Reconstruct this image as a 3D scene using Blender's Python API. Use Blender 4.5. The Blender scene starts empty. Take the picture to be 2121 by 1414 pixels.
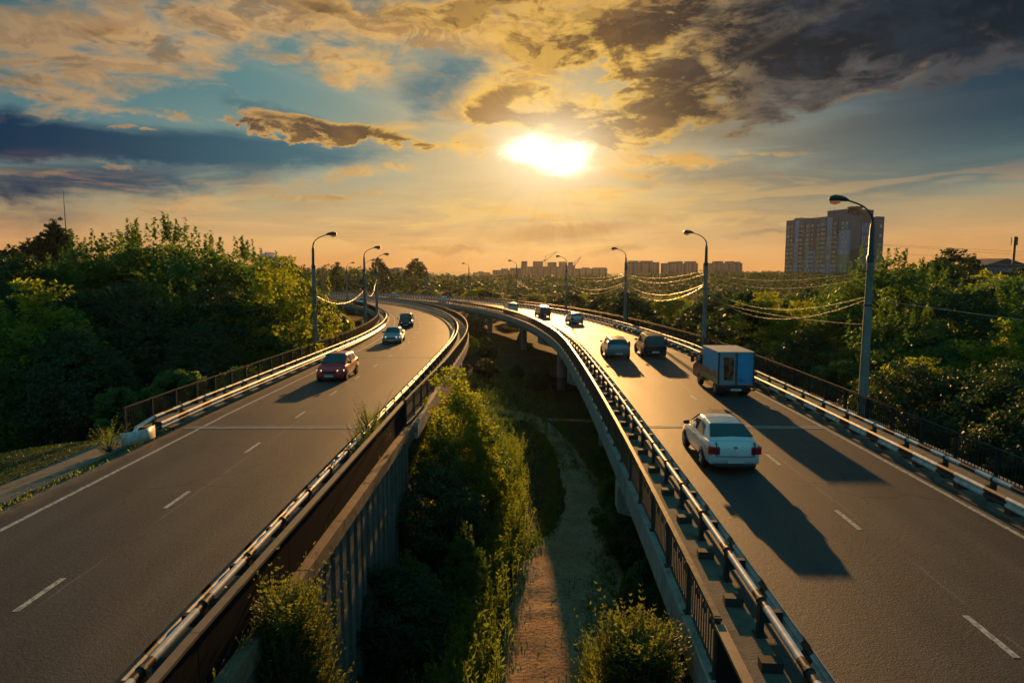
import bpy, bmesh, math, random
import numpy as np
from mathutils import Vector, Matrix

S = bpy.context.scene
COL = S.collection
R = math.radians
random.seed(7)

# ---------------------------------------------------------------- camera
CAM_H = 6.45                       # camera height above the bridge deck (deck = z 0)
cam_d = bpy.data.cameras.new('camera')
cam_d.sensor_width = 36.0
cam_d.lens = 24.0
cam_d.clip_start = 0.1
cam_d.clip_end = 9000
cam = bpy.data.objects.new('camera', cam_d)
COL.objects.link(cam)
cam.location = (0, 0, CAM_H)
PITCH = math.atan((707 - 556) / 1414)
cam.rotation_euler = (math.pi / 2 - PITCH, 0, 0)
S.camera = cam

# ---------------------------------------------------------------- colour management and render settings
S.view_settings.view_transform = 'Standard'
S.view_settings.look = 'None'
S.view_settings.exposure = 0.38
S.view_settings.gamma = 1.0
S.view_settings.use_curve_mapping = False
S.render.engine = 'CYCLES'
cy = S.cycles
cy.use_denoising = True
cy.max_bounces = 5
cy.diffuse_bounces = 2
cy.glossy_bounces = 3
cy.transmission_bounces = 3
cy.volume_bounces = 1
cy.transparent_max_bounces = 6
cy.caustics_reflective = False
cy.caustics_refractive = False
cy.sample_clamp_indirect = 4.0
cy.volume_step_rate = 4.0

# ---------------------------------------------------------------- sun direction
SUN_AZ, SUN_EL = R(3.2), R(9.4)    # azimuth to the right of straight ahead, elevation
SUN_DIR = Vector((math.sin(SUN_AZ) * math.cos(SUN_EL), math.cos(SUN_AZ) * math.cos(SUN_EL), math.sin(SUN_EL)))
sl = bpy.data.lights.new('sun', 'SUN')
sl.energy = 5.0
sl.angle = R(0.6)
sl.color = (1.0, 0.50, 0.15)
sun = bpy.data.objects.new('sun', sl)
COL.objects.link(sun)
sun.rotation_euler = SUN_DIR.to_track_quat('Z', 'Y').to_euler()
sun.location = (0, 0, 60)

# ---------------------------------------------------------------- small node language
class N:
    """socket wrapper with arithmetic for building node trees"""
    t = None
    def __init__(s, sock): s.s = sock
    @staticmethod
    def node(kind, **kw):
        n = N.t.nodes.new(kind)
        for k, v in kw.items(): setattr(n, k, v)
        return n
    @staticmethod
    def put(inp, v):
        if isinstance(v, N): N.t.links.new(v.s, inp)
        else: inp.default_value = v
    @staticmethod
    def m(op, *a, clamp=False):
        n = N.node('ShaderNodeMath', operation=op, use_clamp=clamp)
        for i, v in enumerate(a): N.put(n.inputs[i], v)
        return N(n.outputs[0])
    def __add__(s, o): return N.m('ADD', s, o)
    __radd__ = __add__
    def __sub__(s, o): return N.m('SUBTRACT', s, o)
    def __rsub__(s, o): return N.m('SUBTRACT', o, s)
    def __mul__(s, o): return N.m('MULTIPLY', s, o)
    __rmul__ = __mul__
    def __truediv__(s, o): return N.m('DIVIDE', s, o)
    def clip(s): return N.m('ADD', s, 0.0, clamp=True)

def smooth(x, a, b):
    n = N.node('ShaderNodeMapRange', interpolation_type='SMOOTHSTEP')
    N.put(n.inputs[0], x); n.inputs[1].default_value = a; n.inputs[2].default_value = b
    return N(n.outputs[0])

def mixc(f, a, b, mode='MIX'):
    n = N.node('ShaderNodeMix', data_type='RGBA', blend_type=mode)
    N.put(n.inputs[0], f)
    for i, v in ((6, a), (7, b)):
        if isinstance(v, N): N.put(n.inputs[i], v)
        else: n.inputs[i].default_value = (v[0], v[1], v[2], 1)
    return N(n.outputs[2])

def lin(r, g, b):
    f = lambda c: (c / 255 / 12.92) if c / 255 <= 0.04045 else ((c / 255 + 0.055) / 1.055) ** 2.4
    return (f(r), f(g), f(b))

def ramp(x, stops, interp='LINEAR'):
    n = N.node('ShaderNodeValToRGB')
    n.color_ramp.interpolation = interp
    e = n.color_ramp.elements
    while len(e) > 1: e.remove(e[-1])
    e[0].position = stops[0][0]; e[0].color = (*stops[0][1], 1)
    for p, c in stops[1:]:
        q = e.new(p); q.color = (*c, 1)
    N.put(n.inputs[0], x)
    return N(n.outputs[0])

def noise(vec, scale, detail=6, rough=0.55, dist=0.0, dims='3D'):
    n = N.node('ShaderNodeTexNoise', noise_dimensions=dims)
    if vec is not None: N.t.links.new(vec.s, n.inputs['Vector'])
    n.inputs['Scale'].default_value = scale
    n.inputs['Detail'].default_value = detail
    n.inputs['Roughness'].default_value = rough
    n.inputs['Distortion'].default_value = dist
    return N(n.outputs[0])

def combine(x, y, z):
    n = N.node('ShaderNodeCombineXYZ')
    for i, v in enumerate((x, y, z)): N.put(n.inputs[i], v)
    return N(n.outputs[0])

# ---------------------------------------------------------------- sky (world): evening sky with cloud banks round a low sun
world = bpy.data.worlds.new('World')
S.world = world
world.use_nodes = True
N.t = world.node_tree
N.t.nodes.clear()

def px2ang(u, v):
    """bearing and elevation (degrees) of a sky feature seen at this place in the photograph"""
    x, y = (u - 1060.5) / 1414, -(v - 707) / 1414
    d = Vector((x, math.cos(PITCH) + y * math.sin(PITCH), -math.sin(PITCH) + y * math.cos(PITCH))).normalized()
    return math.degrees(math.atan2(d.x, d.y)), math.degrees(math.asin(d.z))

tc = N.node('ShaderNodeTexCoord')
sep = N.node('ShaderNodeSeparateXYZ')
N.t.links.new(tc.outputs['Generated'], sep.inputs[0])
dx, dy, dz = N(sep.outputs[0]), N(sep.outputs[1]), N(sep.outputs[2])
az = N.m('ARCTAN2', dx, dy) * (180 / math.pi)
el = N.m('ARCSINE', dz) * (180 / math.pi)
zz = N.m('MAXIMUM', dz, 0.0) + 0.13
plane = combine(dx / zz, dy / zz, 0.3)                       # clouds lie on a flat layer overhead
plane2 = combine(dx / zz + 7.0, dy / zz * 1.3, 2.1)
direct = combine(az * 0.035, el * 0.10, 0.7)
wob = combine(noise(plane, 1.6, 3) * 1.0, noise(plane2, 1.6, 3), 0)
n_big = noise(plane, 1.5, 5, 0.55, 0.4)
n_fine = noise(plane2, 3.4, 9, 0.62, 0.6)
n_fine2 = noise(combine(az * 0.16, el * 0.34, 9.1), 1.7, 8, 0.66, 0.8)
n_puff = noise(combine(az * 0.09, el * 0.17, 3.3), 2.3, 8, 0.60, 0.35)
n_wisp = noise(combine(az * 0.028, el * 0.22, 5.0), 2.6, 8, 0.58, 0.9)
n_lo = noise(direct, 1.2, 4, 0.5)
waz = az + (n_lo - 0.5) * 9 + (n_puff - 0.5) * 6
wel = el + (n_lo - 0.5) * 2.5 + (n_puff - 0.5) * 3.0

def blob(u, v, hw, hh, rot=0, k=1.0):
    """soft elongated patch of cloud round a bearing and elevation; hw, hh in photo pixels, rot in degrees"""
    a, e = px2ang(u, v)
    sx, sy = hw / 1414 * 57.3, hh / 1414 * 57.3
    c, s = math.cos(R(rot)), math.sin(R(rot))
    X = (waz - a) * (c / sx) + (wel - e) * (s / sx)
    Y = (wel - e) * (c / sy) - (waz - a) * (s / sy)
    g = N.m('EXPONENT', (X * X + Y * Y) * -0.7)
    return g * k

def total(*b):
    r = b[0]
    for q in b[1:]: r = N.m('SMOOTH_MAX', r, q, 0.25)
    return r

sa, se = math.degrees(SUN_AZ), math.degrees(SUN_EL)
def sunfall(sx, sy, dy0=0.0):
    X = (az - sa) * (1 / sx); Y = (el - (se + dy0)) * (1 / sy)
    return N.m('EXPONENT', (X * X + Y * Y) * -1.0)
near = sunfall(17, 13); mid = sunfall(32, 20); wide = sunfall(50, 34)

back0 = smooth(dy, 0.35, -0.25)
# clear air: the physical sky plus the evening colours of the haze in it
nish = N.node('ShaderNodeTexSky', sky_type='NISHITA')
nish.sun_disc = False
nish.sun_elevation = SUN_EL
nish.sun_rotation = SUN_AZ
nish.air_density = 1.2; nish.dust_density = 2.0
base = ramp(smooth(el, 0, 30) * 0 + N.m('DIVIDE', el, 32.0, clamp=True),
            [(0.0, lin(216, 150, 92)), (0.07, lin(208, 162, 112)), (0.16, lin(176, 164, 128)), (0.25, lin(124, 154, 146)),
             (0.42, lin(70, 134, 142)), (0.60, lin(50, 110, 122)), (0.95, lin(22, 56, 68))])
side = smooth(N.m('ABSOLUTE', az - 3), 16, 40)
base = mixc(side * 0.7 * smooth(el, 3, 9), base, lin(72, 112, 124))
right = smooth(az, 6, 34) * smooth(el, 4.5, 11)
base = mixc(right * 0.9, base, lin(40, 80, 100))
farright = smooth(az, 24, 42) * smooth(el, 6, 15)
base = mixc(farright * 0.85, base, lin(18, 48, 66))
base = mixc(mid * 0.12, base, lin(232, 194, 140))
base = mixc(sunfall(13, 9.5) * 0.65, base, lin(255, 210, 140))
col = base

# blue-grey cloud shadow banks
bank = total(blob(60, 292, 330, 34, 0, 1.15), blob(420, 310, 330, 36, 2, 0.95), blob(700, 300, 190, 30, -2, 0.6),
             blob(120, 380, 360, 42, 6, 0.75), blob(420, 375, 300, 34, 8, 0.55), blob(30, 455, 170, 45, 10, 0.5),
             blob(560, 225, 170, 16, -9, 0.5), blob(955, 165, 75, 75, 35, 0.75))
bank_a = smooth(bank + ((n_wisp - 0.5) * 0.7 + (n_puff - 0.5) * 0.6) * smooth(bank, 0.05, 0.4), 0.22, 0.8)
bank_c = mixc(smooth(az, -38, -8), lin(0, 42, 74), lin(60, 110, 124))
col = mixc(bank_a * 0.97, col, bank_c)
rb = total(blob(1560, 370, 330, 26, -3, 0.7), blob(1900, 300, 380, 110, 15, 0.9), blob(1700, 190, 330, 50, 12, 0.8), blob(1180, 475, 160, 18, 4, 0.9),
           blob(930, 518, 90, 8, 0, 0.9), blob(1290, 517, 60, 10, 8, 0.9), blob(1560, 488, 90, 8, 4, 0.8), blob(1390, 440, 160, 22, 0, 0.5), blob(1700, 450, 120, 26, 0, 0.3))
rb_a = smooth(rb + (n_wisp - 0.5) * 1.2 * smooth(rb, 0.05, 0.4), 0.22, 0.8)
rb_c = mixc(smooth(az, 2, 36), mixc(smooth(el, 2, 9), lin(190, 142, 92), lin(150, 132, 104)), mixc(smooth(el, 4, 12), lin(80, 108, 112), lin(24, 60, 80)))
col = mixc(rb_a * 0.75, col, rb_c)

# thin lit clouds
lit = total(blob(180, 110, 240, 70, 14, 1.0), blob(90, 165, 120, 26, 8, 0.7), blob(640, 50, 420, 60, 6, 0.95), blob(690, 120, 300, 22, 8, 0.65), blob(850, 130, 160, 26, 10, 0.5),
            blob(960, 50, 240, 75, 0, 0.8), blob(1120, 120, 180, 110, 50, 1.0), blob(1040, 240, 130, 60, 35, 0.8),
            blob(850, 268, 110, 24, 10, 0.75), blob(540, 268, 300, 9, -5, 0.75), blob(720, 360, 220, 22, 12, 0.6), blob(430, 425, 380, 14, 5, 0.55),
            blob(900, 330, 150, 30, 10, 0.45), blob(1330, 330, 190, 28, 0, 0.75), blob(1560, 315, 120, 10, -5, 0.6), blob(1250, 400, 170, 22, 0, 0.6),
            blob(60, 362, 110, 6, 2, 0.6), blob(215, 349, 60, 5, 0, 0.7), blob(410, 185, 60, 5, 0, 0.55), blob(105, 240, 60, 4, 0, 0.55),
            blob(1900, 130, 190, 22, 16, 0.75), blob(600, 470, 420, 18, -2, 0.45), blob(1080, 445, 180, 14, 0, 0.5))
lit_d = lit * 1.0 + ((n_fine - 0.5) * 2.2 + (n_puff - 0.5) * 1.6 + (n_wisp - 0.5) * 0.8) * smooth(lit, 0.05, 0.4)
lit_a = smooth(lit_d, 0.20, 0.92) * (1 - bank_a * 0.6)
lit_sh = smooth(lit + (n_fine2 - 0.5) * 3.6 + (n_puff - 0.5) * 1.5, 0.75, 1.25)                       # thick middles go brown
lit_c = mixc(near, mixc(wide, lin(140, 126, 104), lin(226, 176, 118)), lin(255, 204, 110))
lit_c = mixc(lit_sh * 0.75, lit_c, mixc(near, lin(112, 92, 70), lin(190, 130, 62)))
lit_c = mixc(smooth(n_fine2 + (n_fine - 0.5) * 1.2, 0.46, 0.62) * 0.5, lit_c, mixc(near, lin(150, 122, 92), lin(226, 164, 84)))
lit_c = mixc(smooth(az, 20, 36) * 0.55, lit_c, lin(120, 104, 84))
col = mixc(lit_a * 0.9, col, lit_c)

# heavy clouds, dark bodies with burning rims near the sun
dark = total(blob(1330, 60, 220, 90, 12, 1.0), blob(1560, 100, 300, 85, 10, 1.05), blob(1900, 40, 340, 80, 8, 1.1), blob(1080, 5, 160, 30, 0, 0.7), blob(2080, 60, 160, 70, 0, 0.9),
             blob(1400, 215, 260, 42, 12, 1.0), blob(1180, 238, 130, 30, 14, 0.85), blob(1075, 215, 80, 32, 40, 0.85), blob(1010, 262, 70, 20, 20, 0.6),
             blob(660, 266, 210, 19, -3, 1.25), blob(800, 285, 90, 10, -8, 0.6), blob(330, 265, 150, 9, 0, 0.35), blob(1270, 20, 220, 40, 0, 0.6), blob(1640, 215, 220, 40, 10, 0.6),
             blob(190, 75, 90, 22, 15, 0.35), blob(880, 20, 230, 22, 0, 0.5))
dark_d = dark + ((n_puff - 0.5) * 2.2 + (n_fine - 0.5) * 2.0) * smooth(dark, 0.05, 0.4) * (1 - 0.55 * smooth(az, 10, 24))
dark_a = smooth(dark_d, 0.36, 0.60)
dark_core = smooth(dark_d + (n_fine2 - 0.5) * 1.2, 0.46, 0.92)
holes = smooth(n_fine2 + (n_puff - 0.5) * 0.6, 0.545, 0.64) * near * smooth(el, 13, 17)
dark_c = mixc(smooth(az, 4, 20), mixc(near, lin(84, 72, 62), lin(112, 78, 40)), lin(14, 27, 38))
dark_c = mixc(smooth(n_puff, 0.45, 0.62) * 0.6, dark_c, mixc(smooth(az, 4, 20), mixc(near, lin(120, 100, 76), lin(176, 124, 60)), lin(36, 52, 66)))
rim_c = mixc(near, mixc(wide, lin(84, 84, 84), lin(206, 160, 106)), lin(255, 206, 104))
rim_c = mixc(smooth(az, 9, 21) * 0.9, rim_c, lin(42, 60, 74))
col = mixc(dark_a, col, mixc(holes * 0.9, mixc(dark_core, rim_c, dark_c), rim_c))

away = smooth(el, 16, 31) * (1 - mid * 0.7) * (1 - back0)
col = mixc(away * 0.55, col, lin(26, 46, 54))
corner = smooth(N.m('ABSOLUTE', az), 24, 42) * smooth(el, 5, 20) * (1 - back0)
col = mixc(corner * 0.35, col, lin(16, 40, 54))
# low streaks over the horizon
st = smooth(n_wisp, 0.50, 0.60) * smooth(el, 0.3, 2.5) * (1 - smooth(el, 5.0, 8.5))
col = mixc(st * 0.32, col, mixc(smooth(N.m('ABSOLUTE', az - 3), 14, 36), lin(255, 210, 130), lin(226, 170, 122)))
st2 = smooth(1 - n_wisp, 0.52, 0.62) * smooth(el, 0.3, 2.5) * (1 - smooth(el, 5, 8))
col = mixc(st2 * 0.30, col, lin(168, 142, 108))

# sun burning through its gap
gap = (N.m('EXPONENT', ((waz - sa - 0.8) * (waz - sa - 0.8) * (1 / (3.3 * 3.3)) + (wel - se) * (wel - se) * (1 / (1.55 * 1.55))) * -1.0))
core = smooth(gap + (n_fine - 0.5) * 0.45, 0.10, 0.95)
halo = sunfall(4.6, 3.0); halo2 = sunfall(9, 6)
th = N.m('ARCTAN2', el - se, az - sa)
ray = noise(combine(N.m('COSINE', th) * 2.2, N.m('SINE', th) * 2.2, 1.7), 2.4, 3, 0.6)
col = mixc(smooth(ray, 0.48, 0.66) * 0.16 * (mid - near * 0.6).clip(), col, lin(236, 214, 170))
col = mixc(smooth(1 - ray, 0.50, 0.68) * 0.20 * (mid - near * 0.7).clip(), col, lin(70, 92, 100))
col = mixc(halo2 * 0.22, col, (1.0, 0.66, 0.30))
col = mixc(halo * 0.78, col, (1.45, 1.18, 0.78))
col = mixc(core, col, (3.2, 2.9, 2.3))

# behind the camera and overhead: unseen sky, brightened and tinted teal to fill the shadows
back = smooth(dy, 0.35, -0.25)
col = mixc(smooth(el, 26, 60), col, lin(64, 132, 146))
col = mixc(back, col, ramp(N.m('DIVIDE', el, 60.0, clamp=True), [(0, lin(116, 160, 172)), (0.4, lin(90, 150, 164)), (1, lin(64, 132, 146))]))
col = mixc(smooth(el, 0.0, -2.0), col, lin(60, 62, 50))
hs = N.node('ShaderNodeHueSaturation'); hs.inputs['Saturation'].default_value = 1.06; N.put(hs.inputs['Color'], col); col = N(hs.outputs[0])
bg_air = N.node('ShaderNodeBackground'); N.put(bg_air.inputs[0], N(nish.outputs[0])); bg_air.inputs[1].default_value = 0.0006
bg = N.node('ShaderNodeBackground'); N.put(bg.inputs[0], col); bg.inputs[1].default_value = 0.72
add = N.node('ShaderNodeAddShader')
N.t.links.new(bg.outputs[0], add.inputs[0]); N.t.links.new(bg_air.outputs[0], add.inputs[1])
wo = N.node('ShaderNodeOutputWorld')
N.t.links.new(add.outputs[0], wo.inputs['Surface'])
world.cycles.sampling_method = 'MANUAL'
world.cycles.sample_map_resolution = 512

# ================================================================ helpers
def tag(o, label=None, cat=None, group=None, kind=None):
    if label: o['label'] = label
    if cat: o['category'] = cat
    if group: o['group'] = group
    if kind: o['kind'] = kind
    return o

def empty(name, loc=(0, 0, 0), rz=0.0):
    o = bpy.data.objects.new(name, None)
    o.empty_display_size = 0.3
    o.location = loc
    o.rotation_euler = (0, 0, rz)
    COL.objects.link(o)
    return o

def place(name, me, parent=None, loc=(0, 0, 0), rot=(0, 0, 0), scale=(1, 1, 1)):
    """link one object that uses mesh me; loc is in world axes, the parent is never rotated unless stated"""
    o = bpy.data.objects.new(name, me)
    COL.objects.link(o)
    if parent is not None:
        o.parent = parent
    o.location = loc; o.rotation_euler = rot; o.scale = scale
    return o

def copy_tree(o, parent=None):
    c = o.copy(); COL.objects.link(c); c.parent = parent
    for ch in o.children: copy_tree(ch, c)
    return c

class MB:
    """collects verts / faces, then builds one mesh"""
    def __init__(s): s.v = []; s.f = []; s.mi = []; s.cur = 0
    def add(s, vs, fs):
        b = len(s.v); s.v += [tuple(v) for v in vs]
        s.f += [tuple(b + i for i in f) for f in fs]; s.mi += [s.cur] * len(fs)
    def box(s, x0, x1, y0, y1, z0, z1, M=None):
        vs = [Vector(p) for p in ((x0, y0, z0), (x1, y0, z0), (x1, y1, z0), (x0, y1, z0), (x0, y0, z1), (x1, y0, z1), (x1, y1, z1), (x0, y1, z1))]
        if M: vs = [M @ v for v in vs]
        s.add(vs, [(0, 3, 2, 1), (4, 5, 6, 7), (0, 1, 5, 4), (1, 2, 6, 5), (2, 3, 7, 6), (3, 0, 4, 7)])
    def tube(s, pts, rad, n=8, cap=True):
        """round bar through pts (list of Vector); rad a number or one per point"""
        pts = [Vector(p) for p in pts]
        r = rad if isinstance(rad, (list, tuple)) else [rad] * len(pts)
        rings = []
        up0 = None
        for i, p in enumerate(pts):
            d = (pts[min(i + 1, len(pts) - 1)] - pts[max(i - 1, 0)]).normalized()
            a = Vector((0, 0, 1)) if abs(d.z) < 0.95 else Vector((0, 1, 0))
            if up0 is not None: a = up0
            x = a.cross(d).normalized(); y = d.cross(x).normalized(); up0 = y
            rings.append([p + (x * math.cos(2 * math.pi * k / n) + y * math.sin(2 * math.pi * k / n)) * r[i] for k in range(n)])
        vs = [v for q in rings for v in q]
        fs = []
        for i in range(len(pts) - 1):
            for k in range(n):
                k2 = (k + 1) % n
                fs.append((i * n + k, i * n + k2, (i + 1) * n + k2, (i + 1) * n + k))
        if cap:
            m = len(vs); vs = vs + rings[0] + rings[-1]
            fs.append(tuple(m + k for k in range(n - 1, -1, -1))); fs.append(tuple(m + n + k for k in range(n)))
        s.add(vs, fs)
    def prism(s, poly, y0, y1, M=None):
        """poly in x,z extruded along y"""
        n = len(poly)
        vs = [Vector((x, y0, z)) for x, z in poly] + [Vector((x, y1, z)) for x, z in poly]
        if M: vs = [M @ v for v in vs]
        fs = [tuple(range(n)), tuple(range(2 * n - 1, n - 1, -1))] + [(i, i + n, (i + 1) % n + n, (i + 1) % n) for i in range(n)]
        s.add(vs, fs)
    def mesh(s, name, mats, smooth=False):
        me = bpy.data.meshes.new(name)
        me.from_pydata([tuple(v) for v in s.v], [], s.f)
        for m in (mats if isinstance(mats, (list, tuple)) else [mats]): me.materials.append(m)
        if any(s.mi): me.polygons.foreach_set('material_index', s.mi)
        if smooth: me.polygons.foreach_set('use_smooth', [len(f) == 4 for f in s.f])
        me.update()
        return me

def fixn(me):
    bm = bmesh.new(); bm.from_mesh(me)
    bmesh.ops.recalc_face_normals(bm, faces=bm.faces)
    bm.to_mesh(me); bm.free(); return me

# ================================================================ materials
def new_mat(name):
    m = bpy.data.materials.new(name); m.use_nodes = True
    N.t = m.node_tree; N.t.nodes.clear()
    return m

def principled(color, rough, metal=0.0, bump=None, bump_s=0.3, bump_d=0.02, spec=0.5, **kw):
    b = N.node('ShaderNodeBsdfPrincipled')
    N.put(b.inputs['Base Color'], color if isinstance(color, N) else (*color, 1))
    N.put(b.inputs['Roughness'], rough)
    b.inputs['Metallic'].default_value = metal
    b.inputs['Specular IOR Level'].default_value = spec
    for k, v in kw.items(): N.put(b.inputs[k.replace('_', ' ')], v)
    if bump is not None:
        bn = N.node('ShaderNodeBump'); bn.inputs['Strength'].default_value = bump_s; bn.inputs['Distance'].default_value = bump_d
        N.put(bn.inputs['Height'], bump); N.t.links.new(bn.outputs[0], b.inputs['Normal'])
    return b

def finish(shader):
    o = N.node('ShaderNodeOutputMaterial'); N.t.links.new(shader.outputs[0], o.inputs['Surface'])

def objco():
    t = N.node('ShaderNodeTexCoord'); return N(t.outputs['Object'])
def worldco():
    t = N.node('ShaderNodeNewGeometry'); return N(t.outputs['Position'])
def rnd():
    t = N.node('ShaderNodeObjectInfo'); return N(t.outputs['Random'])
def sc3(c, v):
    n = N.node('ShaderNodeVectorMath', operation='MULTIPLY'); N.t.links.new(c.s, n.inputs[0]); n.inputs[1].default_value = v; return N(n.outputs[0])

def plain(name, color, rough=0.5, metal=0.0, var=0.25, scale=4.0, dark=0.6, bump_s=0.15, bump_sc=30.0, spec=0.5, **kw):
    """painted / cast surface with blotches of wear and fine relief"""
    m = new_mat(name)
    c = worldco()
    n1 = noise(c, scale, 6, 0.62)
    col_ = mixc(smooth(n1, 0.35, 0.65) * var, color, tuple(x * dark for x in color))
    n2 = noise(c, bump_sc, 3)
    finish(principled(col_, (n1 - 0.5) * 0.25 + rough, metal, n2, bump_s, 0.01, spec, **kw))
    return m

MAT = {}
def asphalt():
    m = new_mat('asphalt')
    uv = N.node('ShaderNodeUVMap'); u = N(uv.outputs[0])
    sp = N.node('ShaderNodeSeparateXYZ'); N.t.links.new(u.s, sp.inputs[0])
    off, st = N(sp.outputs[0]), N(sp.outputs[1])
    c = worldco()
    fine = noise(c, 28, 3, 0.7)
    grain = noise(c, 9, 4, 0.7)
    patch = noise(sc3(u, (0.5, 0.06, 1)), 1.0, 6, 0.6, 0.3)
    blot = noise(c, 0.9, 6, 0.6)
    col_ = mixc(smooth(patch, 0.35, 0.65), (0.022, 0.021, 0.022), (0.050, 0.045, 0.043))
    col_ = mixc(smooth(blot, 0.5, 0.72) * 0.35, col_, (0.068, 0.062, 0.058))
    # wheel tracks polished darker, centre of lane slightly lighter with grit
    tr = N.m('COSINE', off * (2 * math.pi / 1.85) + 0.4)
    col_ = mixc(smooth(tr, 0.0, 1.0) * 0.55, col_, (0.019, 0.018, 0.019))
    col_ = mixc(smooth(fine, 0.45, 0.70) * 0.6, col_, (0.080, 0.077, 0.078))
    col_ = mixc(smooth(noise(c, 15, 2, 0.8), 0.52, 0.66) * 0.5, col_, (0.105, 0.098, 0.096))
    col_ = mixc(smooth(noise(c, 13, 2, 0.8), 0.56, 0.68) * 0.45, col_, (0.014, 0.013, 0.013))
    speck = smooth(noise(c, 11, 2, 0.5), 0.70, 0.74)
    col_ = mixc(speck * 0.35, col_, (0.22, 0.2, 0.18))
    # long crack / seam beside the lane line
    seam = smooth(N.m('ABSOLUTE', off - 0.28 + (noise(sc3(u, (0, 1, 0)), 0.8, 4) - 0.5) * 0.22), 0.05, 0.0)
    col_ = mixc(seam * smooth(noise(sc3(u, (0, 1, 0)), 0.35, 2), 0.40, 0.55) * 0.6, col_, (0.15, 0.135, 0.12))
    vor = N.node('ShaderNodeTexVoronoi', feature='DISTANCE_TO_EDGE'); vor.inputs['Scale'].default_value = .34
    wv = N.node('ShaderNodeVectorMath', operation='ADD'); nz = N.node('ShaderNodeTexNoise'); nz.inputs['Scale'].default_value = .9; nz.inputs['Detail'].default_value = 5
    N.t.links.new(c.s, nz.inputs['Vector']); N.t.links.new(c.s, wv.inputs[0]); N.t.links.new(nz.outputs[1], wv.inputs[1]); N.t.links.new(wv.outputs[0], vor.inputs['Vector'])
    crack = smooth(N(vor.outputs['Distance']), 0.016, 0.004) * smooth(noise(c, .12, 3), .50, .60)
    col_ = mixc(crack * 0.95, col_, (0.010, 0.010, 0.010))
    stain = smooth(noise(sc3(u, (1.1, 0.5, 1)), 1.0, 5, .65), .60, .72)
    col_ = mixc(stain * 0.75, col_, (0.018, 0.017, 0.017))
    # sandy dust along both edges
    edge = smooth(N.m('ABSOLUTE', off) + (blot - 0.5) * 1.2, 3.55, 4.3)
    col_ = mixc(edge * 0.65, col_, (0.13, 0.105, 0.08))
    rough = 0.60 + (patch - 0.5) * 0.3 + edge * 0.25
    finish(principled(col_, rough, 0.0, fine + grain * 0.8, 0.9, 0.010, 0.42))
    return m
MAT['asphalt'] = asphalt()

def concrete(name, base, stain=0.6, streak=True, rough=0.85):
    m = new_mat(name); c = worldco()
    n1 = noise(c, 1.3, 7, 0.62); n2 = noise(sc3(c, (3.0, 3.0, 0.35)), 1.6, 6, 0.6) if streak else noise(c, 3, 5)
    fine = noise(c, 22, 4, 0.6)
    col_ = mixc(smooth(n1, 0.38, 0.66), base, tuple(x * 0.72 for x in base))
    col_ = mixc(smooth(n2, 0.50, 0.68) * stain, col_, (base[0] * 0.42, base[1] * 0.36, base[2] * 0.30))
    rust = smooth(noise(c, 2.2, 5, 0.6), 0.60, 0.70)
    col_ = mixc(rust * stain * 0.55, col_, (0.16, 0.075, 0.035))
    finish(principled(col_, rough, 0, fine + n1, 0.5, 0.02, 0.3))
    return m
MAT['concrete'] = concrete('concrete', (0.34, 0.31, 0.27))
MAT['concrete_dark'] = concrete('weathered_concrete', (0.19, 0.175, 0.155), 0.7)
MAT['walk'] = concrete('gritty_walkway', (0.20, 0.165, 0.13), 0.6, False, 0.9)
MAT['paint'] = plain('road_paint', (0.62, 0.57, 0.48), 0.6, var=0.85, scale=9, dark=0.22, bump_sc=60)
MAT['joint'] = plain('joint_fill', (0.50, 0.45, 0.38), 0.6, var=0.5, scale=3, dark=0.5)
MAT['white_metal'] = plain('white_rail_paint', (0.66, 0.64, 0.62), 0.50, spec=0.3, var=0.75, scale=5, dark=0.55, bump_sc=40, bump_s=0.08)
MAT['black_metal'] = plain('black_rail_paint', (0.022, 0.021, 0.022), 0.48, spec=0.35, var=0.5, scale=6, dark=2.2, bump_sc=40, bump_s=0.08)
MAT['rail_dark'] = plain('dark_railing_paint', (0.035, 0.028, 0.022), 0.38, var=0.5, scale=7, dark=1.9, bump_s=0.1)
MAT['rail_green'] = plain('dark_green_railing_paint', (0.010, 0.020, 0.020), 0.6, spec=0.2, var=0.4, scale=5, dark=0.6)
MAT['sheet'] = plain('dark_metal_sheet', (0.012, 0.012, 0.013), 0.9, spec=0.05, var=0.4, scale=2, dark=0.6)
MAT['cap'] = plain('rusty_cap', (0.24, 0.145, 0.085), 0.55, var=0.6, scale=3, dark=0.5)
MAT['coping'] = concrete('rusty_coping', (0.30, 0.19, 0.12), 0.8, False)
MAT['rubberblock'] = plain('dark_block', (0.045, 0.04, 0.036), 0.8)

# ================================================================ the two curving carriageways
class Path:
    def __init__(s, x0, R_, side, zs):
        s.x0, s.R, s.side, s.zs = x0, R_, side, zs
    def ref(s, t):
        if t > 53:
            th = (t - 53) / s.R
            return s.x0 - s.R * (1 - math.cos(th)), 53 + s.R * math.sin(th), th
        x = s.x0; h = 0.0
        if s.side == 'R' and t < 48:
            q = 48 - max(t, 6); x -= 0.0006 * q * q; h = -0.0012 * q
            if t < 6: x -= 0.0012 * 42 * (6 - t)
        return x, t, h
    def pt(s, t, off=0.0, dz=0.0):
        x, y, h = s.ref(t)
        return Vector((x + off * math.cos(h), y + off * math.sin(h), float(np.interp(y, s.zs[0], s.zs[1])) + dz))
    def yaw(s, t): return s.ref(t)[2]

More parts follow.
